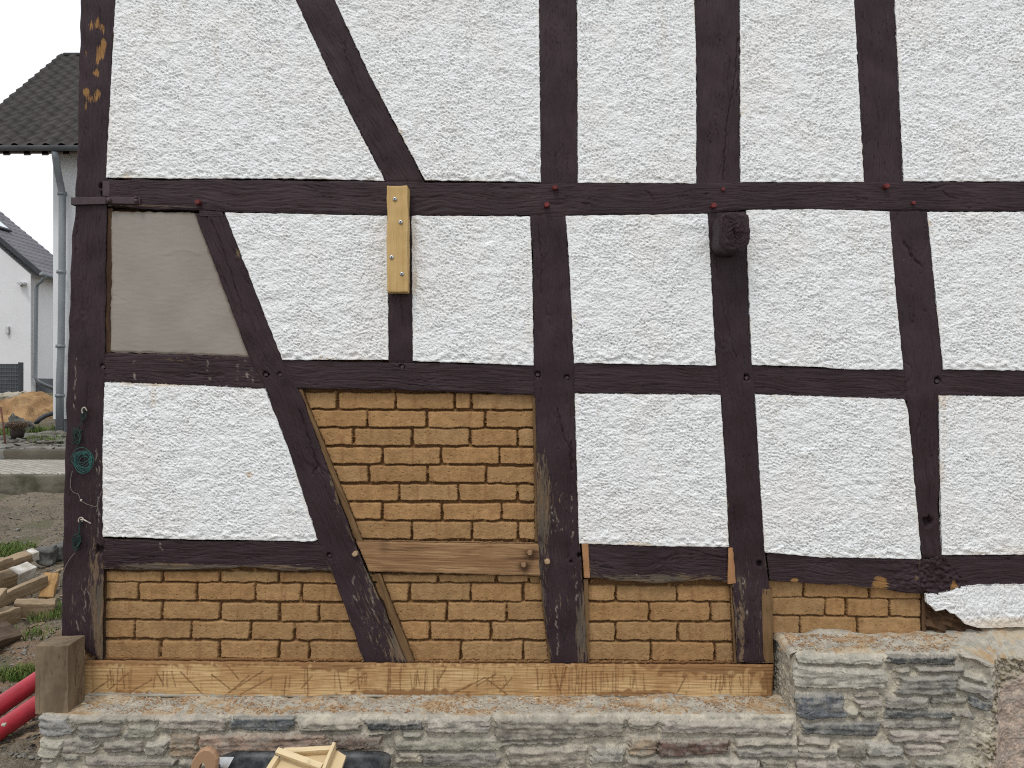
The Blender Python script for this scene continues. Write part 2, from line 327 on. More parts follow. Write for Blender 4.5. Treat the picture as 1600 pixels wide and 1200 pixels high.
WEAR = [  # px x, y, rx, ry, strength
 (142, 40, 5, 9, 1.1), (152, 36, 4, 12, 1.1), (160, 44, 4, 10, 1.0), (163, 68, 5, 9, 1.2), (157, 82, 7, 12, 1.3), (152, 94, 4, 8, .9), (134, 84, 3, 8, .9), (150, 114, 6, 7, 1.2), (135, 144, 6, 8, 1.2), (152, 146, 7, 8, 1.1), (144, 156, 12, 6, .6), (133, 166, 3, 8, .8),
 (148, 930, 12, 90, .75), (158, 980, 9, 60, .9), (140, 760, 10, 110, .28), (120, 940, 14, 60, .35), (155, 640, 10, 80, .22),
 (250, 885, 90, 7, .9), (400, 888, 110, 6, .95), (300, 560, 80, 5, .5), (280, 580, 100, 14, .3), (395, 585, 20, 15, .3),
 (600, 1000, 30, 40, .42), (575, 930, 26, 50, .45), (622, 1010, 14, 40, .6), (560, 800, 30, 60, .3), (528, 720, 14, 90, .35), (500, 660, 10, 40, .3),
 (848, 760, 12, 70, .75), (850, 860, 10, 90, .5), (880, 960, 28, 80, .25), (908, 990, 8, 60, .95), (870, 800, 25, 60, .3),
 (1030, 903, 110, 8, .85), (925, 890, 14, 12, .5), (1158, 980, 8, 70, .7), (1165, 900, 20, 60, .25), (1190, 980, 14, 60, .4),
 (750, 302, 30, 8, .42), (830, 310, 40, 8, .3), (362, 470, 10, 60, .25), (372, 395, 5, 8, 1.1), (170, 440, 5, 110, .8), (240, 322, 110, 3, .7), (140, 430, 12, 70, .25), (131, 600, 10, 90, .2),
 (1376, 910, 12, 9, 1.3), (1490, 915, 6, 10, 1.3), (1242, 906, 6, 3, 1.3), (1330, 915, 80, 5, .4), (1432, 905, 3, 8, 1.0)]
def segd(px, py, x0, y0, x1, y1):
    dx, dy = x1-x0, y1-y0; t = np.clip(((px-x0)*dx+(py-y0)*dy)/(dx*dx+dy*dy), 0, 1)
    return np.hypot(px-x0-t*dx, py-y0-t*dy)
def blobs(X, Z, L, d=D):
    w = np.zeros_like(X); px = X*F/d+800; py = 600-(Z-H)*F/d
    for x, y, rx, ry, s in L: w += s*np.exp(-(((px-x)/rx)**2+((py-y)/ry)**2)**1.5)
    return w
def coons(L, R, T, B, nu, nv):
    u = np.linspace(0, 1, nu)[:, None, None]; v = np.linspace(0, 1, nv)[None, :, None]
    Tt = poly_eval(T, u[:, 0, 0])[:, None, :]; Bb = poly_eval(B, u[:, 0, 0])[:, None, :]
    Ll = poly_eval(L, v[0, :, 0])[None]; Rr = poly_eval(R, v[0, :, 0])[None]
    P = (1-v)*Tt+v*Bb+(1-u)*Ll+u*Rr-((1-u)*(1-v)*Tt[0, 0]+u*(1-v)*Tt[-1, 0]+(1-u)*v*Bb[0, 0]+u*v*Bb[-1, 0])
    return P
def sizes(L, R, T, B, s):
    ln = lambda P: np.sqrt((np.diff(np.asarray(P, float), axis=0)**2).sum(1)).sum()*s
    return (ln(T)+ln(B))/2, (ln(L)+ln(R))/2
SEED = [0]
def patch(name, q, y0, mode, mat, parent, res=(.004, .004), depth=.05, warp=.0015, along='v', r=.006, label=None, hextra=None, attrs=None, wx=.05, lum=None):
    """q = dict(L,R,T,B) polylines or 4 corners (tl,tr,br,bl), photo pixels on the plane y0."""
    SEED[0] += 1; sd_ = SEED[0]
    if not isinstance(q, dict):
        tl, tr, br, bl = q; q = dict(L=[tl, bl], R=[tr, br], T=[tl, tr], B=[bl, br])
    d = D+y0; s = d/F
    wu, wv = sizes(q['L'], q['R'], q['T'], q['B'], s)
    nu = max(6, int(wu/res[0])); nv = max(6, int(wv/res[1]))
    P = coons(q['L'], q['R'], q['T'], q['B'], nu, nv)
    X = (P[..., 0]-800)*s; Z = H+(600-P[..., 1])*s
    U = np.linspace(0, wu, nu)[:, None]*np.ones((1, nv)); V = np.linspace(0, wv, nv)[None, :]*np.ones((nu, 1))
    de = np.minimum(np.minimum(U, wu-U), np.minimum(V, wv-V))
    w2 = wx*(3.2 if mode == 'timber' else 1); wp = warp*(1 if warp < .003 else .15+.85*ss(.035, .008, de))*(.9 if mode == 'timber' else 1); k2 = .12 if mode == 'timber' else .15
    wp = wp*(.6 if mode == 'plaster' and warp < .003 else 1)
    X = X+wp*(N(X, Z, w2, k=1)+k2*N(X, Z, wx*.35, k=2)); Z = Z+wp*(N(X, Z, w2, k=3)+k2*N(X, Z, wx*.35, k=4))
    a, b = (V, U) if along == 'v' else (U, V)
    a = a+sd_*1.37; b = b+.006*N(a, b, .5, .12, k=5)
    for kx, ky, kr in KNOTS:
        dx = X-(kx-800)*s; dz = Z-(H+(600-ky)*s); rr = np.sqrt(dx*dx+dz*dz)/kr
        if along == 'v': sg = np.sign(dx)*np.exp(-rr**2*1.2)
        else: sg = np.sign(dz)*np.exp(-rr**2*1.2)*-1
        b = b+sg*kr*.45*(np.abs(dx if along == 'v' else dz) < kr*3)
    A = {}
    if mode == 'timber':
        h = .0006*N(a, b, .18, .0085, k=6)+.0004*N(a, b, .4, .028, k=7)+.0012*N(X, Z, .16, k=8)
        cr = N(a, b, .9, .035, k=9); ms = ss(.2, 1.0, N(a, b, .5, .1, k=10))
        h -= .006*np.exp(-(cr/.045)**2)*ms
        cr2 = N(a, b, .35, .012, k=4); h -= .0016*np.exp(-(cr2/.16)**2)
        for kx, ky, kr in DENTS:
            rr = np.sqrt((X-(kx-800)*s)**2+(Z-(H+(600-ky)*s))**2)/(kr*s*.8); h -= .03*ss(1.3, .6, rr+.15*N(X, Z, .02, k=3))*(1-.4*(kr < 4))
        for kx, ky, kr in KNOTS:
            rr = np.sqrt((X-(kx-800)*s)**2+(Z-(H+(600-ky)*s))**2)/(kr*.5); h += .0022*np.cos(np.minimum(rr, 3)*5)*np.exp(-rr**2)
        pxx = X/s+800+.9*N(X, Z, .05, k=2); pyy = 600-(Z-H)/s
        for pl, wd_ in CRACKS:
            pa_ = np.array(pl); 
            if pa_[:, 0].max() < pxx.min()-5 or pa_[:, 0].min() > pxx.max()+5 or pa_[:, 1].max() < pyy.min() or pa_[:, 1].min() > pyy.max(): continue
            dm = np.min([segd(pxx, pyy, *pl[i], *pl[i+1]) for i in range(len(pl)-1)], axis=0); h -= .008*wd_*ss(1.5*wd_, .3*wd_, dm)
        scr = np.zeros_like(X)
        for q4 in SCR: scr = np.maximum(scr, ss(1.1, .3, segd(pxx+.8*N(X, Z, .03, k=5), pyy, *q4))*ss(-.2, .9, N(X, Z, .02, .05, k=4)))
        A['fleck'] = scr
        wear = .85*blobs(X, Z, WEAR, d)+.10*ss(.014, .002, de)*(600-((Z-H)/s) > 0)
        low = ss(H+.05, H-.6, Z); wear += low*(.10+.25*ss(.012, .002, de))
        A['wear'] = wear; A['och'] = ss(.25, .6, blobs(X, Z, [(150, 95, 40, 110, 1.), (1376, 910, 16, 14, 1.), (1490, 915, 10, 14, 1.), (1242, 906, 10, 6, 1.)], d)); h -= .0012*np.clip(wear, 0, 1)
    elif mode == 'plaster':
        zz = Z*1.35+.25*X*0
        xd = X+.18*zz
        am_ = .75+.45*ss(-1.2, 1.2, N(X, Z, .33, k=5)); h = .0009*N(xd, zz, .021, k=6)*am_-.0046*am_*(.75+.45*ss(-1, 1, N(X, Z, .06, k=3)))*ss(.55, 1.7, N(xd, zz, .0135, .0150, k=7))+.0011*N(X, Z, .13, .10, k=8)+.0009*N(xd, zz, .050, k=9)+.0005*N(xd, zz, .0085, k=4)+.001
        h += .0025*ss(.03, .012, V*0+np.abs(wv-V-.012))*N(X, Z, .05, k=3)
        h = h*(.05+.95*ss(.0045, .013+.005*N(X, Z, .07, k=2), de))+.001*ss(.006, .003, de)
        A['wear'] = .5*ss(.03, .004, de)*ss(-.6, 1.2, N(X, Z, .18, k=5))+.45*ss(.9, 1.9, N(X, Z, .28, .4, k=2))*ss(-.2, .8, N(X, Z, .03, k=3))+blobs(X, Z, [(390, 742, 6, 6, 1.2), (260, 600, 60, 5, .9), (240, 625, 6, 20, .6), (1600, 860, 90, 12, .5), (1500, 735, 40, 60, .25), (1590, 720, 30, 120, .3), (990, 855, 60, 8, .7), (830, 265, 20, 12, .4), (1590, 975, 120, 14, .9), (1475, 660, 4, 60, .5), (650, 420, 4, 60, .45), (597, 420, 3, 60, .4)], d)
    elif mode == 'smooth':
        h = .0012*N(X, Z, .25, k=6)+.00015*N(X, Z, .1, .02, k=7)-.0015*np.exp(-(N(X, Z, .3, k=8)/.05)**2)*ss(.8, 1.4, N(X, Z, .2, k=9))
        A['wear'] = ss(.02, .0, de)+.4*ss(.9, 1.6, N(X, Z, .12, .03, k=2))
        rr = np.sqrt((((X-(285-800)*s)/.06))**2+((Z-(H+(600-398)*s))/.02)**2); h += .0015*np.exp(-(rr-1)**2*9)*(Z > H+(600-398)*s)
    else:
        h = mode(X, Z, U, V, A)
    if hextra is not None: h = h+hextra(X, Z, a, b, A)
    e = np.clip(1-de/r, 0, 1); h = h-r*.8*(1-np.sqrt(1-e*e*.98))
    Y = y0-h
    if name in ('corner_post', 'post', 'rail', 'brace', 'stud') and 'wear' not in A: A['wear'] = X*0
    A.setdefault('wear', X*0)
    gc = np.stack([a, b, Y*0], -1)
    V0 = np.stack([X, Y, Z], -1).reshape(-1, 3)
    ring = np.r_[np.arange(nu)*nv, (nu-1)*nv+np.arange(1, nv), (np.arange(nu-2, -1, -1))*nv+nv-1, np.arange(nv-2, 0, -1)]
    nr = len(ring); m1 = V0[ring].copy(); m2 = V0[ring].copy(); m1[:, 1] += depth*.35; m2[:, 1] = y0+depth
    jit = .0015*N(m1[:, 0]*3, m1[:, 2]*3, .05, k=2)
    m1[:, 0] += jit; m1[:, 2] += jit
    VV = np.concatenate([V0, m1, m2]); n0 = len(V0)
    i = np.arange(nr); j = (i+1) % nr
    Q = np.concatenate([gridq(nu, nv), np.stack([ring[i], n0+i, n0+j, ring[j]], -1)[:, ::-1], np.stack([n0+i, n0+nr+i, n0+nr+j, n0+j], -1)[:, ::-1]])
    # front must face -Y
    at_ = {}
    g0 = gc.reshape(-1, 3); g1 = g0[ring].copy(); g1[:, 2] += .02; g2 = g0[ring].copy(); g2[:, 2] += depth
    g1[:, 1] += .02; g2[:, 1] += depth
    at_['gc'] = np.concatenate([g0, g1, g2])
    for k_, v_ in A.items():
        v0 = v_.reshape(-1, *v_.shape[2:]); e1 = v0[ring]
        if k_ == 'wear' and mode == 'timber':
            e1 = e1+.75*ss(H+.15, H-.1, VV[n0:n0+nr, 2])+.5*((VV[n0:n0+nr, 0] < -1.1)*(VV[n0:n0+nr, 2] > H+.1))*(name != 'corner_post')
        if k_ == 'wear' and mode == 'timber' and name == 'corner_post': e1 = e1+.3
        at_[k_] = np.concatenate([v0, e1, e1])
    me = npmesh(name, VV, Q, at_)
    o = link(name, me, mat, parent)
    if label: o['label'] = label
    return o

# ================================================================== THE TIMBER FRAMED HOUSE
house = empty('timber_framed_house', (-1.87, 0, 0), label='white half timbered house with dark purple brown beams, exposed clay bricks and stone plinth', cat='house')
XR = 2000
TP = 'paint'
def timber(name, q, y0=0., along='v', label=None, mat='paint', depth=.055, **k):
    return patch(name, q, y0, 'timber', M[mat], house, res=(.0034, .006) if along == 'v' else (.006, .0034), depth=depth, along=along, label=label, warp=.0016, r=.007, **k)
# posts and braces
cp = timber('corner_post', dict(L=[(128, -150), (126, 0), (118, 300), (110, 400), (104, 600), (98, 830), (95, 994)], R=[(186, -150), (181, 0), (167, 280), (164, 420), (163, 560), (161, 860), (160, 1034)], T=[(128, -150), (186, -150)], B=[(95, 994), (160, 1034)]), depth=.15, label='thick dark corner post with flaked ochre paint spots near its top')
u_brace = timber('brace', dict(L=[(400, -130), (461, 0), (515, 115), (604, 284)], R=[(462, -130), (524, 0), (578, 118), (664, 284)], T=[(400, -130), (462, -130)], B=[(604, 284), (664, 284)]), .002, label='upper slanting brace')
u1 = timber('post', [(838, -150), (903, -150), (905, 290), (843, 290)], .002)
u2 = timber('post', dict(L=[(1082, -150), (1084, 0), (1088, 120), (1087, 290)], R=[(1158, -150), (1157, 0), (1158, 290)], T=[(1082, -150), (1158, -150)], B=[(1087, 290), (1158, 290)]), .002, label='upper post with a long vertical crack')
u3 = timber('post', [(1325, -150), (1392, -150), (1414, 290), (1350, 290)], .002)
top_rail = timber('rail', dict(L=[(166, 280), (167, 322)], R=[(XR, 284), (XR, 328)], T=[(166, 280), (400, 281), (850, 286), (1200, 284), (XR, 284)], B=[(167, 322), (350, 330), (600, 336), (845, 337), (1100, 334), (1165, 327), (1400, 329), (XR, 328)]), -.003, 'u', label='long rail above the plank, red peg heads along it')
l_brace = timber('brace', dict(L=[(304, 333), (388, 556), (415, 606), (495, 845), (520, 900), (570, 1038)], R=[(352, 333), (441, 563), (468, 612), (558, 860), (592, 935), (637, 1038)], T=[(304, 333), (352, 333)], B=[(570, 1038), (637, 1038)]), 0., label='lower slanting brace running down to the sill')
l1 = timber('post', dict(L=[(827, 336), (833, 400), (833, 570), (837, 640), (840, 850), (850, 960), (862, 1039)], R=[(886, 336), (889, 400), (898, 568), (899, 640), (906, 850), (913, 940), (918, 1039)], T=[(827, 336), (886, 336)], B=[(862, 1039), (918, 1039)]), 0.)
l2 = timber('post', dict(L=[(1106, 333), (1114, 480), (1120, 570), (1127, 617), (1140, 855), (1148, 960), (1152, 1036)], R=[(1166, 329), (1170, 480), (1176, 570), (1181, 615), (1197, 865), (1203, 920), (1206, 1036)], T=[(1106, 333), (1166, 329)], B=[(1152, 1036), (1206, 1036)]), 0.)
l3 = timber('post', dict(L=[(1388, 329), (1398, 450), (1412, 578), (1419, 630), (1432, 800), (1437, 830), (1440, 872)], R=[(1451, 329), (1462, 450), (1475, 578), (1468, 620), (1469, 750), (1467, 820), (1474, 872)], T=[(1388, 329), (1451, 329)], B=[(1440, 872), (1474, 872)]), 0., label='bent post with a knot hole near its foot')
stub = timber('stud', [(605, 336), (644, 336), (646, 566), (607, 566)], .001, label='short stud below the screwed plank')
# rails
r1 = timber('rail', dict(L=[(160, 551), (160, 597)], R=[(392, 558), (416, 608)], T=[(160, 551), (280, 553), (392, 558)], B=[(160, 597), (416, 608)]), .003, 'u')
r2 = timber('rail', dict(L=[(438, 562), (460, 607)], R=[(836, 571), (836, 617)], T=[(438, 562), (836, 571)], B=[(460, 607), (650, 610), (836, 617)]), .003, 'u')
r3 = timber('rail', [(895, 566), (1123, 571), (1129, 618), (897, 614)], .003, 'u')
r4 = timber('rail', dict(L=[(1173, 570), (1179, 616)], R=[(1415, 577), (1421, 627)], T=[(1173, 570), (1300, 576), (1415, 577)], B=[(1179, 616), (1421, 627)]), .003, 'u')
r5 = timber('rail', [(1472, 576), (XR, 586), (XR, 625), (1466, 617)], .003, 'u')
r6 = timber('rail', dict(L=[(160, 842), (160, 890)], R=[(500, 846), (518, 892)], T=[(160, 842), (350, 846), (500, 846)], B=[(160, 887), (260, 889), (380, 886), (450, 892), (518, 892)]), .003, 'u', label='rail with a frayed bare wood lower edge')
r8 = timber('rail', dict(L=[(919, 849), (921, 903)], R=[(1138, 855), (1138, 911)], T=[(919, 849), (1138, 855)], B=[(921, 903), (1000, 911), (1040, 912), (1100, 907), (1138, 912)]), .002, 'u', label='short rail held between two fresh wooden wedges')
def lumpy(X, Z, a, b, A):
    px = X*F/D+800; w = ss(1350, 1460, px); A['wear'] = A['wear']*1.0
    return w*(.006*np.abs(N(X, Z, .06, k=3))+.002*N(X, Z, .02, k=4)-.002)
r9 = timber('rail', dict(L=[(1199, 864), (1204, 908)], R=[(1441, 873), (1444, 930)], T=[(1199, 864), (1441, 875)], B=[(1204, 908), (1290, 912), (1380, 920), (1444, 928)]), .002, 'u', hextra=lumpy)
foot = patch('rail_joint', dict(L=[(1438, 872), (1440, 925)], R=[(1478, 868), (1520, 922)], T=[(1438, 872), (1478, 868)], B=[(1440, 925), (1475, 930), (1500, 925), (1520, 920)]), -.004, 'timber', M['paint'], house, res=(.0035, .0035), depth=.05, warp=.004, wx=.03, hextra=lumpy, label='lumpy purple painted joint at the foot of the bent post')
r10 = timber('rail', dict(L=[(1474, 868), (1482, 926)], R=[(XR, 866), (XR, 912)], T=[(1474, 868), (XR, 866)], B=[(1482, 926), (1530, 918), (XR, 914)]), .003, 'u')
oak = patch('rail', dict(L=[(556, 846), (577, 893)], R=[(844, 850), (847, 900)], T=[(556, 846), (844, 850)], B=[(577, 893), (847, 900)]), .004,
    lambda X, Z, U, V, A: (A.__setitem__('wear', blobs(X, Z, [(832, 866, 14, 9, 1.2), (820, 886, 11, 9, 1.3), (600, 852, 8, 16, .5), (820, 873, 40, 2, 1.), (640, 858, 60, 2, .5)])), .0006*N(U, V, .25, .01, k=6)+.0008*N(X, Z, .2, k=7)-.002*np.exp(-(N(U, V, .8, .06, k=9)/.06)**2)*ss(.3, 1., N(U, V, .4, .1, k=10)))[1],
    M['oak'], house, res=(.005, .003), depth=.05, along='u', warp=.0006, label='new unpainted oak rail with two dark peg heads')
# plaster panels
def plaster(q, label=None, **k):
    return patch('plaster_panel', q, k.pop('y0', -.004), 'plaster', M['plaster'], house, res=(.0034, .0032), depth=.014, warp=k.pop('warp', .0012), r=.004, label=label, **k)
plaster(dict(L=[(184, -150), (180, 0), (165, 277)], R=[(396, -130), (462, 0), (515, 115), (601, 282)], T=[(184, -150), (396, -150)], B=[(165, 277), (300, 279), (450, 279), (601, 283)]))
plaster(dict(L=[(466, -130), (523, 0), (578, 118), (664, 281)], R=[(839, -150), (842, 0), (845, 284)], T=[(458, -150), (839, -150)], B=[(664, 281), (845, 284)]))
plaster(dict(L=[(901, -150), (902, 0), (903, 285)], R=[(1084, -150), (1085, 0), (1088, 100), (1088, 286)], T=[(901, -150), (1084, -150)], B=[(903, 284), (1088, 286)]))
plaster([(1156, -150), (1327, -150), (1350, 284), (1157, 284)])
plaster([(1391, -150), (XR, -150), (XR, 283), (1412, 283)])
plaster(dict(L=[(351, 332), (385, 420), (441, 562)], R=[(605, 337), (607, 562)], T=[(351, 332), (605, 337)], B=[(441, 562), (607, 563)]))
plaster(dict(L=[(643, 337), (645, 564)], R=[(828, 338), (831, 400), (834, 571)], T=[(643, 337), (828, 338)], B=[(645, 564), (740, 567), (834, 571)]))
plaster(dict(L=[(884, 337), (890, 420), (897, 567)], R=[(1106, 334), (1112, 450), (1119, 571)], T=[(884, 337), (1106, 334)], B=[(897, 567), (1119, 573)]))
plaster(dict(L=[(1166, 328), (1168, 400), (1175, 570)], R=[(1390, 330), (1400, 460), (1412, 577)], T=[(1166, 327), (1270, 326), (1390, 330)], B=[(1175, 570), (1270, 573), (1330, 578), (1412, 578)]))
plaster(dict(L=[(1449, 331), (1460, 440), (1474, 577)], R=[(XR, 331), (XR, 584)], T=[(1449, 331), (XR, 331)], B=[(1474, 577), (XR, 584)]))
plaster(dict(L=[(163, 597), (160, 700), (160, 838)], R=[(414, 608), (450, 700), (496, 843)], T=[(163, 597), (300, 602), (414, 608)], B=[(160, 838), (300, 843), (400, 844), (488, 846), (496, 843)]), label='white roughcast panel with small rust stain, left of the slanting brace')
plaster(dict(L=[(898, 615), (901, 720), (905, 849)], R=[(1126, 617), (1134, 740), (1139, 855)], T=[(898, 615), (1126, 617)], B=[(905, 849), (1020, 853), (1139, 855)]))
plaster(dict(L=[(1180, 616), (1187, 740), (1195, 863)], R=[(1413, 624), (1419, 640), (1430, 760), (1440, 874)], T=[(1180, 616), (1413, 624)], B=[(1195, 863), (1280, 871), (1380, 873), (1440, 875)]))
plaster(dict(L=[(1467, 618), (1469, 740), (1472, 867)], R=[(XR, 627), (XR, 864)], T=[(1467, 618), (1530, 619), (XR, 627)], B=[(1472, 867), (1530, 867), (XR, 864)]))
plaster(dict(L=[(1447, 928), (1449, 941)], R=[(XR, 913), (XR, 975)], T=[(1447, 928), (1480, 925), (1500, 916), (1560, 913), (XR, 910)], B=[(1449, 941), (1462, 955), (1478, 952), (1495, 962), (1508, 975), (1528, 981), (1600, 980), (XR, 975)]), warp=.004, wx=.03, label='ragged white roughcast patch above the bare stone', r_=0) if False else \
plaster(dict(L=[(1447, 928), (1449, 941)], R=[(XR, 913), (XR, 975)], T=[(1447, 928), (1480, 925), (1500, 916), (1560, 913), (XR, 910)], B=[(1449, 941), (1462, 955), (1478, 952), (1495, 962), (1508, 975), (1528, 981), (1600, 980), (XR, 975)]), warp=.0022, wx=.05, y0=-.010, label='ragged white roughcast patch above the bare stone')
patch('plaster_panel', dict(L=[(172, 330), (173, 440), (169, 550)], R=[(304, 332), (345, 440), (390, 558)], T=[(172, 330), (304, 332)], B=[(169, 549), (280, 553), (390, 558)]), .013, 'smooth', M['grey_plaster'], house, res=(.005, .005), depth=.03, warp=.0012, r=.008, label='smooth grey unpainted plaster panel in the upper left corner')
plt = lambda: None
# raw edge strip of the grey panel
timber('post_edge', [(158, 325), (175, 325), (173, 554), (158, 554)], .010, label='raw brown wood edge beside the grey panel', mat='oldwood', depth=.03)

# ---------------------------------------------------------------- clay brick panels (height field)
def bricks(rows, tilt, x0, x1, y0):
    """rows = [(ytop, ybot, [joint centres])] in photo pixels; tilt = pixels down per pixel right"""
    s = (D+y0)/F
    def f(X, Z, U, V, A):
        xw = X+.0010*N(X, Z, .06, k=1)+.0007*N(X, Z, .010, k=2); zw = Z+.0012*N(X, Z, .09, k=3)+.0006*N(X, Z, .009, k=4)
        px = xw/s+800; py = 600-(zw-H)/s-tilt*(px-x0)
        h = np.full(X.shape, -.024); col = np.zeros(X.shape+(4,)); col[...] = (.33, .205, .083, 1); jo = np.ones(X.shape); rg = np.random.default_rng(int(x0))
        for (ya, yb, js) in rows:
            xs = [x0-40]+list(js)+[x1+40]
            for i in range(len(xs)-1):
                a = xs[i]+2.1; b = xs[i+1]-2.1; dy = rg.uniform(-.8, .8)
                a += rg.uniform(-.9, .9); b += rg.uniform(-.9, .9)
                cx, cy, hx, hy = (a+b)/2, (ya+yb)/2+dy, (b-a)/2, (yb-ya)/2
                tl = rg.uniform(-.006, .006)
                qx = np.abs(px-cx)-hx+2.4; qy = np.abs(py-cy-tl*(px-cx))-hy+2.4
                sdv = np.hypot(np.maximum(qx, 0), np.maximum(qy, 0))+np.minimum(np.maximum(qx, qy), 0)-2.4
                p = np.where(py < cy, ss(2.6, -.9, sdv), ss(.35, -.5, sdv)); out = rg.uniform(-.0015, .0025)
                tone = rg.uniform(.92, 1.08); wr = rg.uniform(.97, 1.05)
                hb = -.024+p*(.024+out+.0008*(px-cx)/max(hx, 10)*rg.uniform(-1, 1))
                m = hb > h; h = np.where(m, hb, h)
                mm = p > .3; col[mm] = (.342*tone*wr, .210*tone, .099*tone/wr, 1); jo = np.minimum(jo, 1-ss(.1, .8, p))
        sm = ss(1.0, 2.0, N(X, Z, .045, k=5)); h = h+(-h-.003)*sm*jo*.8      # squeezed clay in the joints
        h += .0003*N(X, Z, .03, k=6)+.0003*N(X, Z, .012, k=7)+.0010*N(X, Z, .14, k=8)
        pits = ss(1.7, 2.3, N(X, Z, .018, k=9)); h -= .003*pits
        edge = 0
        bump_ = ss(1.5, 2.4, N(X, Z, .011, k=5))*ss(.25, .8, jo)*.006; h += bump_
        A['scol'] = col; A['joint'] = jo*(1-.4*sm); A['wear'] = X*0
        return h
    return f
def brickpanel(q, rows, tilt, x0, x1, y0=.032, label=None):
    return patch('brick_panel', q, y0, bricks(rows, tilt, x0, x1, y0), M['clay'], house, res=(.0026, .0026), depth=.03, warp=0, r=.002, label=label)
brickpanel([(455, 606), (842, 606), (850, 852), (545, 852)], [(614, 638, [527, 618, 710, 737]), (642.5, 667, [574, 667, 757.5]), (670.5, 695.5, [552, 644, 734, 809]), (699.5, 724, [598, 689, 780.6]), (728.5, 753, [576, 667.5, 759]), (757.5, 781.5, [624, 716, 809.5]), (786, 811, [598, 691, 784]), (815, 841, [644, 738, 810.5])], .004, 470, 838, label='largest exposed clay brick infill, eight courses')
brickpanel([(155, 885), (520, 885), (578, 1040), (155, 1040)], [(893, 908, [253.6, 343.6, 435]), (911, 936.5, [216.5, 307.4, 398.7, 470.8]), (941, 967, [253, 343.6, 436.4, 497.4]), (971, 997, [210, 299, 390.7, 460]), (1001, 1027.5, [251, 342.3, 435.6, 482.6])], .009, 166, 570, label='clay brick infill between corner post and slanting brace')
brickpanel([(560, 892), (852, 892), (866, 1040), (620, 1040)], [(899, 910, [683, 775, 827]), (912.7, 938.5, [640, 735.5, 817.7]), (942, 969, [697.5, 791]), (973, 999, [672, 767]), (1003, 1031, [721, 817.4])], .003, 600, 860, label='clay brick infill below the new oak rail')
brickpanel([(905, 900), (1146, 900), (1156, 1042), (910, 1042)], [(916, 938.5, [962, 1058]), (942.5, 969.5, [1015, 1110]), (973, 1000.5, [961.8, 1059]), (1004.5, 1032, [1018, 1117])], .005, 918, 1147, label='square clay brick infill below the wedged rail')
brickpanel([(1195, 900), (1449, 916), (1447, 998), (1195, 998)], [(906, 933, [1255, 1358]), (935, 961, [1290, 1323, 1390]), (963.5, 990, [1250, 1340])], .012, 1208, 1442, .034, label='smeared clay brick infill above the stone step')

# ---------------------------------------------------------------- sill beam
def segd(px, py, x0, y0, x1, y1):
    dx, dy = x1-x0, y1-y0; t = np.clip(((px-x0)*dx+(py-y0)*dy)/(dx*dx+dy*dy), 0, 1)
    return np.hypot(px-x0-t*dx, py-y0-t*dy)
rg = np.random.default_rng(5)
STR = []
for (xa, xb, n) in [(145, 215, 9), (240, 270, 5), (390, 480, 6), (560, 575, 3), (606, 690, 16), (835, 900, 12), (900, 965, 12), (985, 1010, 5), (1100, 1205, 22), (480, 560, 4), (700, 830, 4)]:
    for _ in range(n):
        x = rg.uniform(xa, xb); a = rg.uniform(1040, 1058); b = rg.uniform(1068, 1088); sl_ = rg.normal(0, 2.5); STR.append((x, a, x+sl_, b, rg.uniform(.5, 1)))
for (x, y, l, a) in [(215, 1075, 50, 30), (160, 1070, 40, 35), (185, 1065, 40, 40), (300, 1068, 50, -45), (385, 1065, 60, 32), (400, 1072, 55, 28), (370, 1072, 50, 40), (345, 1065, 35, -38), (365, 1052, 25, -50), (480, 1065, 25, 50), (740, 1068, 40, 28), (760, 1062, 35, 32), (725, 1075, 30, 30), (775, 1072, 45, -38), (790, 1070, 30, 48), (870, 1065, 40, -70), (880, 1060, 38, 75), (1065, 1070, 35, 62), (690, 1055, 28, 60), (250, 1060, 22, -60), (560, 1060, 30, 35)]:
    c, s_ = math.cos(math.radians(a))*l/2, math.sin(math.radians(a))*l/2; STR.append((x-c, y+s_, x+c, y-s_, 1))
def sillh(X, Z, U, V, A):
    s = (D-.012)/F; px = X/s+800; py = 600-(Z-H)/s
    wx = px+1.2*N(X, Z, .03, k=2)
    mk = np.zeros_like(X)
    for (a, b, c, d_, k_) in STR:
        sel = (px > min(a, c)-4) & (px < max(a, c)+4)
        if sel.any(): mk[sel] = np.maximum(mk[sel], k_*ss(1.5, .5, segd(px[sel], py[sel], a, b, c, d_)*(1+.15*N(X[sel], Z[sel], .03, k=3))))
    A['mark'] = mk*(.7+.3*ss(-1, .5, N(X, Z, .03, k=6)))
    cl = np.zeros_like(X)
    for (cx, cy, rx, ry) in [(1110, 1040, 110, 15), (520, 1036, 50, 13), (1205, 1065, 14, 40), (640, 1085, 90, 8), (1000, 1088, 70, 9), (200, 1088, 60, 8)]:
        cl = np.maximum(cl, ss(1.15, .8, np.hypot((px-cx)/rx, (py-cy)/ry)+.18*N(X, Z, .05, k=7)))
    A['clay'] = np.maximum(cl*.85, ss(1042, 1037, py+1.5*N(X, Z, .03, k=8))*.8)
    A['mort'] = ss(-.2, .5, (py-(1086.5+1.2*N(X, Z, .25, k=9)+.8*N(X, Z, .03, k=2)-6*np.exp(-((px-205)/70)**2)))/2)
    return .0015*N(X, Z, .4, k=4)+.0006*N(X, Z, .2, .012, k=5)-.001*mk
sill = patch('sill_beam', dict(L=[(121, 1032), (121, 1090)], R=[(1210, 1039), (1207, 1090)], T=[(121, 1032), (600, 1036), (1210, 1039)], B=[(121, 1093), (700, 1093), (1207, 1090)]), -.012, sillh, M['sill'], house, res=(.0026, .0022), depth=.10, along='u', warp=.0008, r=.01, label='new pale yellow sill beam with scratch marks and clay smears')

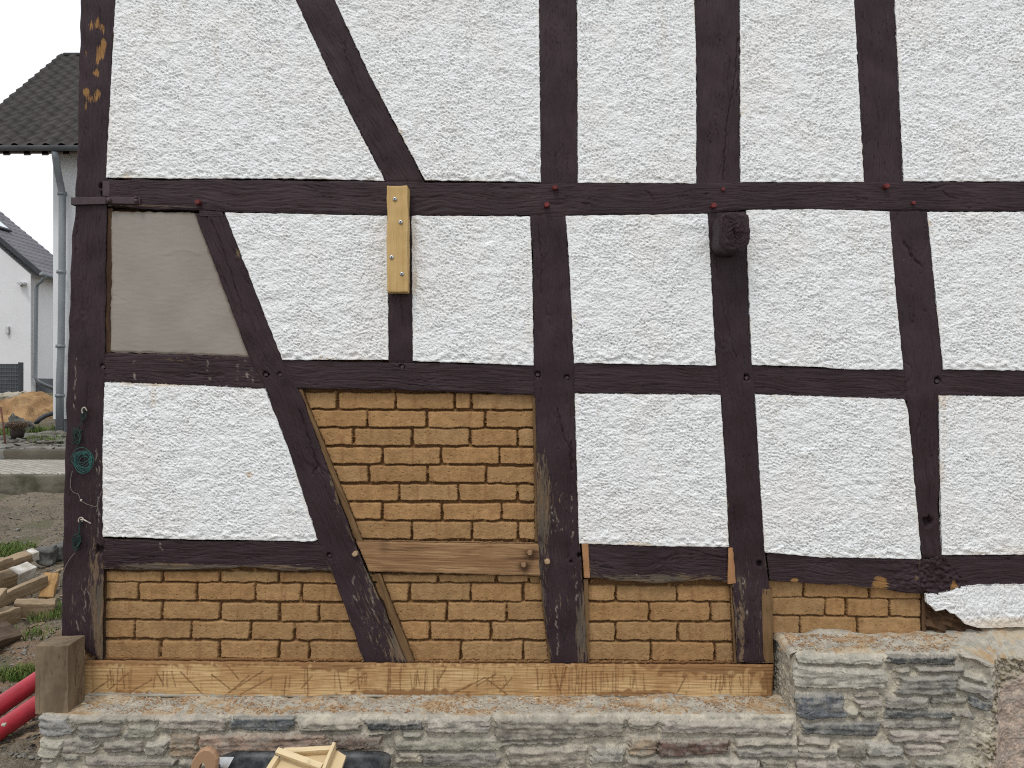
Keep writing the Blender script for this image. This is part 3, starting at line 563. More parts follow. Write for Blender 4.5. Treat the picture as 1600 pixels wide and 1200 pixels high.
# clay fillets along the sill top (crumbs gathered in the corners)
# wedges, cheeks, hollow
def woodbit(name, q, y0, mat, depth=.05, label=None, along='v', amp=1., **k):
    k.setdefault('warp', .0004)
    return patch(name, q, y0, lambda X, Z, U, V, A: amp*(.0006*N(U, V, .012, .2, k=6)+.0008*N(X, Z, .1, k=7)), M[mat], house, res=(.003, .004), depth=depth, along=along, r=.003, label=label, **k)
woodbit('wooden_wedge', [(909, 849), (919, 849), (922, 903), (913, 903)], -.004, 'wedge', label='left orange wooden wedge')
woodbit('wooden_wedge', [(1138, 856), (1145, 855), (1150, 911), (1137, 913)], -.004, 'wedge', label='right orange wooden wedge')
woodbit('wooden_strip', [(1190, 920), (1207, 920), (1209, 1036), (1193, 1036)], -.003, 'cheek', label='ochre wooden strip nailed beside the post foot')
woodbit('wooden_strip', [(843, 905), (849, 905), (864, 1034), (857, 1034)], .012, 'cheek')
woodbit('wooden_strip', [(912, 905), (919, 905), (921, 1036), (914, 1036)], .012, 'cheek')
woodbit('wooden_strip', [(1141, 912), (1149, 912), (1156, 1036), (1147, 1036)], .012, 'cheek')
woodbit('wooden_strip', [(832, 614), (839, 614), (843, 846), (836, 846)], .013, 'cheek')
woodbit('wooden_strip', [(462, 608), (472, 608), (568, 848), (558, 848)], .013, 'cheek')
woodbit('wooden_strip', [(584, 896), (594, 896), (648, 1034), (634, 1034)], .010, 'cheek')
woodbit('wooden_strip', [(1440, 922), (1447, 928), (1448, 992), (1441, 992)], .02, 'oldwood')
patch('rotten_timber', dict(L=[(1444, 940), (1444, 996)], R=[(1530, 975), (1530, 1000)], T=[(1444, 940), (1530, 965)], B=[(1444, 996), (1530, 1002)]), .03, lambda X, Z, U, V, A: .006*N(U, V, .3, .02, k=6)+.004*N(X, Z, .05, k=7)+.01*N(X, Z, .12, .05, k=2), M['oldwood'], house, res=(.004, .003), depth=.05, along='u', label='rotten brown old sill end in a hollow under the white patch')

# core and side walls
mb = MB(); mb.box((-1.84, .07, .35), (3.2, .30, 3.70)); mb.build('wall_core', M['core'], house)
mb = MB(); mb.box((-1.80, .31, .40), (-1.60, 7.0, 3.70)); mb.build('side_wall', M['sidewall'], house)
mb = MB(); mb.box((3.0, .31, 0), (3.19, 7.0, 3.70)); mb.build('side_wall', M['sidewall'], house)
mb = MB(); mb.box((-1.60, 6.8, 0), (3.0, 7.0, 3.70)); mb.build('back_wall', M['sidewall'], house)
mb = MB(); mb.box((-1.86, -.02, 3.705), (3.25, 7.05, 3.78)); mb.build('ceiling_deck', M['offcut_dark'], house)

# pegs
def peg(px, py, par, mat, r=.011, l=.02, y=-.004, ax=(0, 0, 0)):
    c = at(px, py, D+y); mb = MB(); a = random.uniform(0, 1)
    n = 7; pts = []
    for k, (yy, rr) in enumerate([(.03, r), (-l*.75, r*.97), (-l, r*.8)]):
        pts.append([(c.x+math.cos(a+2*math.pi*i/n)*rr*(1+.12*math.sin(i*2.3)), c.y+yy, c.z+math.sin(a+2*math.pi*i/n)*rr*(1+.12*math.cos(i*1.7))) for i in range(n)])
    mb.add([v for g in pts for v in g], [(j*n+i, j*n+(i+1) % n, (j+1)*n+(i+1) % n, (j+1)*n+i) for j in range(2) for i in range(n)]+[tuple(2*n+i for i in range(n))])
    return mb.build('wooden_peg', M[mat], par)
for x, y in [(311, 317), (867, 294), (854, 321), (1130, 296), (1114, 322), (1383, 292), (1427, 317)]:
    peg(x, y, top_rail, 'red', .0125 if x not in (1130, 1427) else .009, .022 if x not in (1130, 1427) else .008)
peg(555, 865, l_brace, 'peg', .0125, .012); peg(855, 877, l1, 'peg', .0125, .014)
peg(828, 863, oak, 'pegdark', .0115, .016); peg(818, 882, oak, 'pegdark', .0115, .016)
for x, y, p in [(415, 585, l_brace), (437, 585, l_brace), (515, 868, l_brace), (840, 585, l1), (886, 590, l1), (160, 573, cp), (1167, 590, l2), (1465, 595, l3), (1142, 875, l2), (628, 573, r2)]:
    peg(x, y, p, 'iron', .009, -.006, .0)

# iron strap at the corner
s_ = D/F
def strap(pts, w, y, th=.006):
    me = MB(); P = [at(x, yy, D+y) for x, yy in pts]
    vs = []
    for p in P: vs += [(p.x, p.y, p.z+w/2), (p.x, p.y, p.z-w/2), (p.x, p.y+th, p.z+w/2), (p.x, p.y+th, p.z-w/2)]
    fs = []
    for i in range(len(P)-1):
        a, b = i*4, i*4+4
        fs += [(a, a+1, b+1, b), (a+2, b+2, b+3, a+3), (a, b, b+2, a+2), (a+1, a+3, b+3, b+1)]
    e = (len(P)-1)*4; fs += [(0, 2, 3, 1), (e, e+1, e+3, e+2)]
    me.add(vs, fs); return me
mb = strap([(112, 314), (140, 313.5), (165, 313)], .031, -.014)
p0 = at(112, 314, D-.014); mb.box((p0.x-.004, p0.y, p0.z-.0155), (p0.x+.002, p0.y+.3, p0.z+.0155))
mb2 = strap([(166, 312.5), (190, 313), (219, 313.5)], .028, -.013); mb.add(mb2.v, mb2.f)
st = mb.build('iron_strap', M['iron'], house, bevel=.0015); st['label'] = 'flat iron strap wrapping the corner post at the top rail'
for x, y, r in [(170, 313, .012), (213, 314, .011), (213, 309, .007)]:
    c = at(x, y, D-.016); mb = MB(); mb.tube([(c.x, c.y+.01, c.z), (c.x, c.y-.006, c.z), (c.x, c.y-.010, c.z)], [r, r*.9, r*.4], 7); mb.build('bolt_head', M['iron'], st, True)
mb = MB(); c0 = at(160, 283, D-.006); c1 = at(172, 307, D-.002); mb.box((c0.x, c0.y, c1.z), (c1.x, c1.y+.01, c0.z)); mb.build('iron_plate', M['iron'], house, bevel=.002)
# small timber packing above lower brace
woodbit('wooden_strip', [(311, 328), (347, 330), (349, 338), (312, 337)], -.006, 'paint', depth=.03, along='u')

# screwed pine plank
def boxwood(name, mat, a, b, parent, jit=.002, axis=2, label=None, res=.02, fine=1):
    """box from corner a to b as a subdivided rough block with grain coords"""
    return block(name, M[mat], Matrix.Translation((Vector(a)+Vector(b))/2), [abs(b[i]-a[i]) for i in range(3)], parent, jit, axis, label, res)
BS = [0]
def block(name, mat, Mx, dims, parent=None, jit=.002, axis=2, label=None, res=.02, rnd=.004, crack=True):
    BS[0] += 1; k = BS[0]*3.1; V = []; Q = []; G = []; off = 0
    dims = np.array(dims, float)
    for ax in range(3):
        for sg in (-1, 1):
            o1, o2 = [i for i in range(3) if i != ax]
            n1 = max(4, int(dims[o1]/res)+3); n2 = max(4, int(dims[o2]/res)+3)
            def pr(n, L):
                t = np.linspace(0, 1, n-2); t = np.r_[0, min(.25, rnd*1.2/L), t[1:-1], 1-min(.25, rnd*1.2/L), 1]; return np.sort(t)-.5
            a = pr(n1, dims[o1]); b = pr(n2, dims[o2])
            Pp = np.zeros((len(a), len(b), 3)); Pp[..., o1] = a[:, None]*dims[o1]; Pp[..., o2] = b[None, :]*dims[o2]; Pp[..., ax] = sg*dims[ax]/2
            V.append(Pp.reshape(-1, 3)); flip = (sg > 0) == (ax != 1)
            q = gridq(len(a), len(b), not flip, off); Q.append(q); off += len(a)*len(b)
    P = np.concatenate(V); Q = np.concatenate(Q)
    hd = dims/2; inner = np.clip(P, -(hd-rnd), hd-rnd); dd = P-inner; ln = np.linalg.norm(dd, axis=1, keepdims=True)+1e-9
    R = np.where((np.abs(dd) > 1e-9).sum(1, keepdims=True) >= 2, inner+dd/ln*rnd, P)
    a = R[:, axis]; o1, o2 = [i for i in range(3) if i != axis]
    for i, kk in ((0, 1), (1, 2), (2, 3)):
        R[:, i] += jit*(N(R[:, (i+1) % 3]+k, R[:, (i+2) % 3]+k*.7, .13, k=kk)+.4*N(R[:, (i+1) % 3]+k, R[:, (i+2) % 3], .04, k=kk+3))
    G = np.stack([a+k, R[:, o1]+k*.37, R[:, o2]], -1)
    wcr = np.exp(-(N(a+k, R[:, o1]+R[:, o2]*.8+k*.3, .5, .07, k=2)/.06)**2)*ss(.3, .9, N(a+k, R[:, o1]+k, .22, k=5)) if crack else np.zeros(len(R))
    if crack: R = R-R/np.maximum(np.linalg.norm(R[:, [o1, o2]], axis=1, keepdims=True), .01)*np.array([0 if i == axis else 1 for i in range(3)])*(wcr*.002)[:, None]
    me = npmesh(name, R, Q, {'gc': G, 'wear': wcr})
    o = link(name, me, mat, None)
    if parent is not None: o.parent = parent; o.matrix_parent_inverse = Matrix.Identity(4); Mx = parent.matrix_basis.inverted()@Mx
    o.matrix_basis = Mx
    if label: o['label'] = label
    return o
pa = at(604.5, 290, D-.075); pb = at(637, 456, D-.075)
plank = empty('screwed_plank', ((pa.x+pb.x)/2, -.01, pb.z), label='short pale yellow plank screwed upright over the rail and stud', cat='plank')
block('board', M['pine'], Matrix.Translation(((pa.x+pb.x)/2, -.041, (pa.z+pb.z)/2)), (pb.x-pa.x, .068, pa.z-pb.z), plank, .0008, 2, None, .012, .003, False)
for x, y in [(617, 311), (626, 347), (612, 402), (628, 428)]:
    c = at(x, y, D-.076); mb = MB()
    mb.tube([(c.x, c.y+.01, c.z), (c.x, c.y-.001, c.z), (c.x, c.y-.0035, c.z), (c.x, c.y-.004, c.z)], [.0095, .0095, .007, .003], 14); sc = mb.build('screw', M['steel'], plank, True)
    mb = MB(); mb.box((c.x-.004, c.y-.0052, c.z-.0012), (c.x+.004, c.y-.0035, c.z+.0012)); mb.box((c.x-.0012, c.y-.0056, c.z-.004), (c.x+.0012, c.y-.0035, c.z+.004))
    z = mb.build('screw_slot', M['dark'], None); z.parent = sc; z.matrix_parent_inverse = Matrix.Identity(4)

# projecting beam end (console)
ca = at(1124, 331, D-.135); cb = at(1172, 393, D-.135)
hw, hh = (cb.x-ca.x)/2, (ca.z-cb.z)/2
n = 34; prof = []
for i in range(n):                      # rounded square with cut lower corners
    t = 2*math.pi*i/n; c, s2 = math.cos(t), math.sin(t)
    e = 1/(abs(c)**5+abs(s2)**5)**(1/5)
    x, z = c*e, s2*e
    if x+z*-1 > 1.55: k_ = 1.55/(x-z); x, z = x*k_, z*k_
    if -x-z > 1.6: k_ = 1.6/(-x-z); x, z = x*k_, z*k_
    prof.append((x*hw, z*hh))
prof = np.array(prof); cxm, czm = (ca.x+cb.x)/2, (ca.z+cb.z)/2
ts = [(.04, 1.0)]+[(.04-.165*k_/12, 1.0) for k_ in range(1, 13)]+[(-.131, .975), (-.135, .93)]
rings = [(y_, sc_) for y_, sc_ in ts]+[(-.1365, q_) for q_ in np.linspace(.88, .02, 24)]
VV = []; GG = []
for y_, sc_ in rings:
    x = cxm+prof[:, 0]*sc_; z = czm+prof[:, 1]*sc_
    face = y_ < -.1355
    rr = np.hypot(x-cxm-.01, z-czm-.03)
    dy = -(.0004*np.cos(rr*420)+.002*N(x+z, z-x, .05, .012, k=2)+.0014*N(x-z, z+x, .05, .014, k=3)-.004*np.exp(-(N(x+z, z-x, .07, .02, k=6)/.12)**2)) if face else 0*x
    j2 = 0 if face else .0022
    nx = .7*j2*N(z*2+np.arange(n)*.01, x*0+y_, .02, .2, k=4)
    VV.append(np.stack([x+nx, y_+dy*(1 if face else 0), z+nx], -1)); GG.append(np.stack([x*0+y_, np.arange(n)*.012, z*0], -1))
VV = np.concatenate(VV); GG = np.concatenate(GG); nr = len(rings)
Q = [[i*n+j, i*n+(j+1) % n, (i+1)*n+(j+1) % n, (i+1)*n+j] for i in range(nr-1) for j in range(n)]
me = npmesh('beam_end', VV, np.array(Q)[:, ::-1], {'gc': GG, 'wear': np.zeros(len(VV))}); o = link('beam_end', me, M['paint'], house); o['label'] = 'weathered square beam end jutting out below the top rail'

# ================================================================== STONE PLINTH
LOW = [(55, 1118, 112, 1152), (113, 1118, 158, 1131), (158, 1118, 200, 1130), (200, 1118, 247, 1128), (248, 1118, 354, 1141), (360, 1116, 460, 1142), (464, 1126, 562, 1142), (571, 1125, 662, 1140), (666, 1118, 766, 1145), (775, 1120, 976, 1155), (983, 1126, 1027, 1139), (1031, 1127, 1239, 1147),
 (123, 1133, 189, 1152), (197, 1133, 247, 1153), (59, 1155, 98, 1184), (98, 1155, 152, 1177), (162, 1158, 225, 1175), (228, 1156, 263, 1180), (264, 1145, 310, 1183), (63, 1185, 87, 1191), (99, 1178, 125, 1188), (133, 1183, 277, 1195),
 (312, 1146, 515, 1182), (517, 1147, 597, 1171), (577, 1142, 612, 1147), (627, 1143, 659, 1152), (618, 1153, 787, 1173), (621, 1175, 657, 1191), (658, 1175, 779, 1198), (782, 1157, 884, 1164), (792, 1166, 917, 1200), (925, 1166, 974, 1193), (983, 1151, 1027, 1180), (1027, 1153, 1138, 1180), (976, 1182, 1072, 1200), (1073, 1183, 1184, 1203), (1147, 1153, 1245, 1165), (1149, 1168, 1269, 1182), (1186, 1185, 1230, 1200), (280, 1186, 400, 1200), (405, 1186, 520, 1202), (525, 1176, 612, 1196)]
HIGH = [(1243, 1025, 1380, 1038), (1386, 1024, 1493, 1038), (1500, 1013, 1548, 1028), (1237, 1041, 1382, 1077), (1395, 1043, 1422, 1050), (1430, 1041, 1507, 1050), (1402, 1054, 1495, 1086), (1498, 1050, 1540, 1058), (1498, 1062, 1550, 1080), (1242, 1083, 1320, 1122), (1335, 1079, 1377, 1089), (1337, 1091, 1378, 1106), (1383, 1087, 1448, 1107), (1453, 1088, 1512, 1100), (1513, 1083, 1548, 1102), (1322, 1107, 1340, 1122), (1343, 1108, 1370, 1121), (1383, 1108, 1485, 1123), (1488, 1110, 1517, 1120), (1252, 1127, 1373, 1150), (1377, 1126, 1503, 1137), (1388, 1140, 1497, 1158), (1247, 1153, 1297, 1165), (1245, 1168, 1306, 1184), (1310, 1160, 1353, 1183), (1355, 1160, 1410, 1182), (1413, 1160, 1477, 1180), (1242, 1187, 1335, 1203), (1340, 1186, 1423, 1203), (1430, 1185, 1500, 1200), (1230, 1050, 1236, 1060)]
DARK = {(571, 1125): (.055, .06, .066), (360, 1116): (.13, .14, .15), (1386, 1024): (.062, .064, .066), (1242, 1083): (.125, .135, .15), (1252, 1127): (.125, .13, .135), (1383, 1108): (.12, .125, .13), (312, 1146): (.30, .215, .17), (517, 1147): (.19, .145, .12), (1027, 1153): (.13, .085, .072), (983, 1151): (.30, .235, .17), (1402, 1054): (.20, .195, .18), (792, 1166): (.33, .30, .25), (1513, 1083): (.10, .11, .12), (264, 1145): (.27, .21, .15), (55, 1118): (.27, .27, .265)}
YF = -.19; SF = (D+YF)/F
def mk_stones(L, xa, xb, ybot, seed):
    rg = np.random.default_rng(seed); out = []
    for r in L:
        c = DARK.get((r[0], r[1]))
        if c is None:
            g = rg.choice([rg.uniform(.16, .23), rg.uniform(.26, .38)]); c = (g*rg.uniform(1.03, 1.12), g, g*(.80+.12*rg.random()))
        out.append((*r, c, rg.uniform(.010, .020), rg.uniform(-.03, .03)))
    y = 1205 if L is not None else 1120
    while y < ybot:
        hgt = rg.uniform(14, 30); x = xa
        while x < xb:
            w = rg.uniform(40, 130); g = rg.uniform(.16, .3); out.append((x, y, x+w-6, y+hgt-4, (g, g*.98, g*.92), rg.uniform(.012, .028), 0)); x += w
        y += hgt
    return out
def stone_h(PX, PY, stones, X, Z):
    px = PX+1.6*N(X, Z, .06, k=1)+.8*N(X, Z, .014, k=2); py = PY+.7*N(X, Z, .08, k=3)+.5*N(X, Z, .014, k=4)
    h = np.full(X.shape, -.010)+.0015*N(X, Z, .03, k=6)+.001*N(X, Z, .012, k=7); col = np.zeros(X.shape+(4,)); col[...] = (.43, .395, .325, 1)
    jo = np.ones(X.shape)
    for (x0, y0, x1, y1, c, pr, tl) in stones:
        sel = (PX > x0-14) & (PX < x1+14) & (PY > y0-12) & (PY < y1+12)
        if not sel.any(): continue
        a, b = px[sel], py[sel]; rr = min(2.6, (y1-y0)*.3)
        cx, cy = (x0+x1)/2, (y0+y1)/2; x0s, x1s, y0s, y1s = x0+1.2, x1-1.2, y0+.6, y1-.9
        tp = .25*abs(math.sin(x0*1.7)); hh_ = (y1s-y0s)/2*(1-tp*((a-cx)/(x1-x0)*(1 if int(x0) % 2 else -1)+.5)*.9)
        qx = np.abs(a-cx+.25*(b-cy)*math.sin(x0))-(x1s-x0s)/2+rr; qy = np.abs(b-cy-tl*(a-cx))-hh_+rr
        sdv = np.hypot(np.maximum(qx, 0), np.maximum(qy, 0))+np.minimum(np.maximum(qx, qy), 0)-rr
        below = b > cy
        wdt = np.where(below, .9, 4.2)
        p = ss(1.2, -1., sdv/wdt*1.0)
        hb = -.008+p*(pr+.008+.0008*N(X[sel]+x0, Z[sel], .14, .02, k=7)+.0012*N(X[sel]+x0, Z[sel], .09, .05, k=8)+.0008*np.round(1.6*N(X[sel]+x0, Z[sel]+.15*tl*X[sel], .22, .030, k=2)+.25*N(X[sel], Z[sel], .02, k=3))/1.6+.0007*np.round(1.5*N(X[sel]*.8+Z[sel]*.8+x0, Z[sel], .06, .05, k=6))/1.5-.006*np.exp(-(N(X[sel]+x0, Z[sel], .16, .05, k=5)/.07)**2)*ss(.2, .9, N(X[sel]+x0, Z[sel], .1, k=9))+.0015*(cy-b)/10+.006*math.sin(x0*3.1)*(a-cx)/(x1-x0)+.005*math.sin(y0*2.3+x0)*(b-cy)/(y1-y0))
        hs = h[sel]; m = hb > hs; hs[m] = hb[m]; h[sel] = hs
        cs = col[sel]; mm = p > .35; cs[mm] = (*c, 1); col[sel] = cs
        js = jo[sel]; js = np.minimum(js, 1-p); jo[sel] = js
    return h, col, jo
plinth = empty('stone_plinth', (-1.9, -.19, 0)); plinth.parent = house; plinth.matrix_parent_inverse = Matrix.Translation(-house.location)
bpy.context.view_layer.update()
def lk(name, me, mat, label=None):
    o = bpy.data.objects.new(name, me); C.objects.link(o); me.materials.append(mat)
    o.parent = plinth; o.matrix_parent_inverse = plinth.matrix_world.inverted()
    if label: o['label'] = label
    return o
def plinth_face(name, xl, xr, zt, zb, back, stones, res, frontY, high=False):
    Xl = (xl-800)*SF; Xr = (xr-800)*SF; rc = .035
    Ls = back-YF; tot = Ls+(Xr-Xl)
    s = np.arange(0, tot, res); zz = np.arange(zb, zt+.001, res)
    Sg, Zg = np.meshgrid(s, zz, indexing='ij')
    XX = Xl+(Sg-Ls)                                  # unrolled x
    PX = XX/SF+800; PY = 600-(Zg-H)/SF
    h, col, jo = stone_h(PX, PY, stones, XX, Zg)
    clay = np.zeros_like(h)
    nx = np.where(Sg < Ls-rc, -1., np.where(Sg > Ls+rc, 0., -np.cos((Sg-Ls+rc)/(2*rc)*math.pi/2))); ny = np.where(Sg < Ls-rc, 0., np.where(Sg > Ls+rc, -1., -np.sin((Sg-Ls+rc)/(2*rc)*math.pi/2)))
    bx = np.where(Sg < Ls, Xl, XX); by = np.where(Sg < Ls, back-Sg, YF)
    q = rc*.45*np.exp(-((Sg-Ls)/rc)**2)               # soften the outer corner
    bx = bx-nx*q; by = by-ny*q
    if high:
        m = ss(1535, 1570, PX+6*N(XX, Zg, .12, k=5)+4*N(XX, Zg, .04, k=2)+ (PY-1100)*.22)
        m2 = ss(.3, .7, m)
        rough = .0065*N(XX, Zg, .045, k=7)+.004*N(XX, Zg, .018, k=8)
        h = h*(1-m)+m*(rough+.004); jo = jo*(1-m)+m
        wc = np.array((.33, .285, .215, 1)); 
        wc2 = np.array((.21, .175, .115, 1)); mixn = ss(-.5, .9, N(XX, Zg, .16, k=9))[..., None]
        col = col*(1-m2[..., None])+(wc*(1-mixn)+wc2*mixn)*m2[..., None]
        bd = np.interp(PY, [1050, 1066, 1075, 1095, 1115, 1130, 1145, 1170, 1190, 1210, 1300], [1625, 1592, 1580, 1567, 1563, 1572, 1562, 1560, 1545, 1528, 1500])+2.5*N(XX, Zg, .03, k=3)
        pk = ss(-2, 2, PX-bd); h = h*(1-pk)+pk*(.016+.0009*N(XX, Zg, .018, k=5)+.003*N(XX, Zg, .1, k=6)); col = col*(1-pk[..., None])+np.array((.42, .335, .28, 1))*pk[..., None]
        rec = ss(1545, 1590, PX); ztop = zt-.045*ss(1500, 1560, PX)
        by = by+rec*.10*(1-pk*0)
        Zg = zb+(Zg-zb)*(ztop-zb)/(zt-zb)
    else: pk = None
    h = h-.012*ss(zt-.012, zt, Zg)
    V = np.stack([bx+nx*h, by+ny*h, Zg], -1)
    me = npmesh(name, V.reshape(-1, 3), gridq(len(s), len(zz)), {'scol': col.reshape(-1, 4), 'joint': jo.ravel(), 'clay': clay.ravel()})
    lk(name, me, M['stone'])
    return V, s, Ls
def plinth_top(name, V, s, Ls, zback, yback, res, slope, lab=None, spread=1., seed=0):
    i0 = np.searchsorted(s, Ls-.02) ; edge = V[i0:, -1, :]; nb = int((yback-YF)/res)+4
    if seed:
        e0 = edge[:1]; ap = np.concatenate([e0+np.array([[-.034, 0, -.03]]), e0+np.array([[-.030, 0, -.012]]), e0+np.array([[-.018, 0, -.003]])]); edge = np.concatenate([ap, edge])
    t = np.linspace(0, 1, nb)
    X = edge[:, None, 0]+0*t[None, :]; Y = edge[:, None, 1]*t[None, :]+yback*(1-t[None, :])
    zb_ = zback+.004*N(X, Y, .25, k=3)
    if seed: zb_ = zb_+.040*ss(1500, 1545, X*F/D+800)
    if seed: zb_ = zb_+np.r_[-.03, -.012, -.003, np.zeros(X.shape[0]-3)][:, None]
    Z = zb_*(1-t**1.0)[None, :]+edge[:, None, 2]*(t**1.0)[None, :]
    bulk = np.sin(np.pi*np.clip(t, 0, 1))**.5
    Z = Z+(.004*N(X, Y, .12, k=5)+.0012*N(X, Y, .03, k=6)+.0005*N(X, Y, .009, k=7)+.006)*bulk[None, :]
    px = X*F/(D+Y)+800
    cl = ss(.0, .9, N(X, Y, .35, .16, k=8)+.55*N(X, Y, .06, k=9)+.55*spread*(1-t[None, :]*.9))
    col = np.zeros(X.shape+(4,)); col[...] = (.36, .34, .29, 1)
    me = npmesh(name, np.stack([X, Y, Z], -1).reshape(-1, 3), gridq(X.shape[0], nb, True), {'scol': col.reshape(-1, 4), 'joint': np.ones(X.size), 'clay': cl.ravel()})
    lk(name, me, M['stone'], lab); return X, Y, Z
zl = H-518*SF; zh = H-422*SF
V, s, Ls = plinth_face('stone_face', 56, 1246, zl, -.05, .9, mk_stones(LOW, 40, 1246, 1300, 3)+mk_stones([], -400, 52, 1300, 6)+[(-300+i*60, 1120+j*26, -300+i*60+54, 1120+j*26+22, (.24, .235, .215), .02, 0) for i in range(5) for j in range(4)], .0034, None)
low_top = plinth_top('ledge_top', V, s, Ls, H-488*(D)/F, .06, .004, 0, 'mortar ledge strewn with orange clay crumbs, in front of the sill')
V, s, Ls = plinth_face('stone_face', 1239, XR+30, zh, -.05, .10, mk_stones(HIGH, 1235, 1500, 1300, 4), .0034, None, True)
high_top = plinth_top('ledge_top', V, s, Ls, H-391*D/F, .05, .004, 0, 'upper mortar ledge with orange crumbs on the stone step', 1.2, 1)

# crumbs of clay on the ledges: uncountable
ICO_V = np.array([(0, 0, 1), (.894, 0, .447), (.276, .851, .447), (-.724, .526, .447), (-.724, -.526, .447), (.276, -.851, .447), (.724, .526, -.447), (-.276, .851, -.447), (-.894, 0, -.447), (-.276, -.851, -.447), (.724, -.526, -.447), (0, 0, -1)])
ICO_F = np.array([(0, 1, 2), (0, 2, 3), (0, 3, 4), (0, 4, 5), (0, 5, 1), (1, 6, 2), (2, 7, 3), (3, 8, 4), (4, 9, 5), (5, 10, 1), (2, 6, 7), (3, 7, 8), (4, 8, 9), (5, 9, 10), (1, 10, 6), (6, 11, 7), (7, 11, 8), (8, 11, 9), (9, 11, 10), (10, 11, 6)])
def scatter(name, pts, sizes_, mat, flat=.5, label=None, cat=None, kind='stuff', stretch=1., seed=1, tilt=.3):
    rg = np.random.default_rng(seed); V = []; Q = []
    for i, (p, sz) in enumerate(zip(pts, sizes_)):
        v = ICO_V*(1+rg.uniform(-.35, .35, (12, 1)))*sz*np.array([rg.uniform(.8, 1.5)*stretch, rg.uniform(.6, 1.1), flat*rg.uniform(.6, 1.3)])
        a = rg.uniform(0, 2*math.pi); c, s2 = math.cos(a), math.sin(a); t = rg.normal(0, tilt); ct, st_ = math.cos(t), math.sin(t)
        v = v@np.array([[1, 0, 0], [0, ct, -st_], [0, st_, ct]]).T@np.array([[c, -s2, 0], [s2, c, 0], [0, 0, 1]]).T
        V.append(v+p); Q.append(ICO_F+12*i)
    me = npmesh(name, np.concatenate(V), np.concatenate(Q), None, False)
    o = link(name, me, mat); tag(o, label, cat, None, kind); return o
def ledge_pts(T, n, seed, bias, xlim):
    X, Y, Z = T; rg = np.random.default_rng(seed); out = []
    while len(out) < n:
        i = rng_i = rg.integers(0, X.shape[0]); j = int((rg.random()**bias)*(X.shape[1]-5))+2
        px = X[i, j]*F/(D+Y[i, j])+800
        if px < xlim[0] or px > xlim[1] or Y[i, j] > -.015: continue
        if rg.random() > .25+.75*ss(-.3, .8, N(X[i, j], Y[i, j], .3, .2, k=8)): continue
        out.append((X[i, j], Y[i, j], Z[i, j]+.001))
    return np.array(out)
P1 = ledge_pts(low_top, 3600, 1, .9, (108, 1235)); P2 = ledge_pts(high_top, 1400, 2, 1.2, (1215, 1500))
rg = np.random.default_rng(3); P_ = np.concatenate([P1, P2]); sz = np.exp(rg.normal(math.log(.0019), .55, len(P_))).clip(.0008, .012)
scatter('clay_crumbs', P_, sz, M['crumb'], .55, 'orange brown clay crumbs strewn over the stone ledges', 'crumbs')
pj = np.random.default_rng(77).choice(len(P_), 26, replace=False)
scatter('straw_bits', P_[pj]+np.array([0, 0, .003]), [.0035]*26, M['ply'], .25, 'small pale straw bits and splinters on the stone ledges', 'straw', stretch=2.6, seed=6)
# crumbs resting on the sill in front of the bricks
rg = np.random.default_rng(8); ps = []
zs = H-(1034-600)*D/F
for _ in range(900):
    px = rg.uniform(168, 1150)
    ps.append(((px-800)*D/F, rg.uniform(-.002, .024), H-(1031.5+.0065*(px-120)*1-600+1)*D/F+rg.normal(0, .0015)))
scatter('clay_crumbs', ps, np.exp(rg.normal(math.log(.003), .4, 900)).clip(.001, .007), M['crumb'], .6, 'fine clay crumbs lying along the top of the sill beam', 'crumbs', seed=4)

# ================================================================== THINGS NEAR THE WALL
# squared timber block on the plinth corner
fz = H+(600-1116)*3.135/F; tz = H+(600-1008)*3.14/F
xa = (54-800)*3.135/F; xb = (105.5-800)*3.135/F
Mb = Matrix.Translation(((xa+xb)/2+.002, -.103, (fz+tz)/2))@Matrix.Rotation(math.radians(0), 4, 'Z')
blk = block('timber_block', M['block'], Mb, (xb-xa, .125, tz-fz), None, .0008, 2, None, .005, .002)
tag(blk, 'grey brown squared timber block standing upright on the plinth corner', 'timber block')

# mortar tub with board and trowel
def tub():
    x0, x1 = (352-800)*2.93/F, (613-800)*2.93/F; zt = H-574*2.93/F; y1 = 2.93-D; y0 = y1-.42; zb = .012
    t = empty('mortar_tub', ((x0+x1)/2, (y0+y1)/2, zb), label='black plastic mortar tub in front of the stone plinth', cat='tub')
    def loop(ins, z, rc, n=6):
        P = []
        for cx, cy, a0 in ((x1-rc-ins, y1-rc-ins, 0), (x0+rc+ins, y1-rc-ins, 90), (x0+rc+ins, y0+rc+ins, 180), (x1-rc-ins, y0+rc+ins, 270)):
            for i in range(n+1):
                a = math.radians(a0+90*i/n); P.append((cx+rc*math.cos(a), cy+rc*math.sin(a), z))
        return P
    L = [loop(.075, zb, .05), loop(.07, zb+.01, .06), loop(.022, zt-.02, .06), loop(-.004, zt-.018, .06), loop(-.004, zt, .06), loop(.018, zt, .06), loop(.026, zt-.02, .055), loop(.075, zb+.03, .05)]
    n = len(L[0]); mb = MB()
    fs = [(j*n+i, j*n+(i+1) % n, (j+1)*n+(i+1) % n, (j+1)*n+i) for j in range(len(L)-1) for i in range(n)]
    fs += [tuple(range(n))[::-1], tuple((len(L)-1)*n+i for i in range(n))]
    mb.add([v for l in L for v in l], fs); o = mb.build('shell', M['blackplastic'], t)
    for p in o.data.polygons: p.use_smooth = len(p.vertices) == 4
    m2 = MB(); m2.add(loop(.06, zb+.16, .05), [tuple(range(n))]); m2.build('mortar_fill', mat_simple('wet_mortar', (.2, .18, .15), (.14, .125, .1), 9, .6, .01, 30), t)
    return x0, x1, y0, y1, zt
x0, x1, y0, y1, zt = tub()
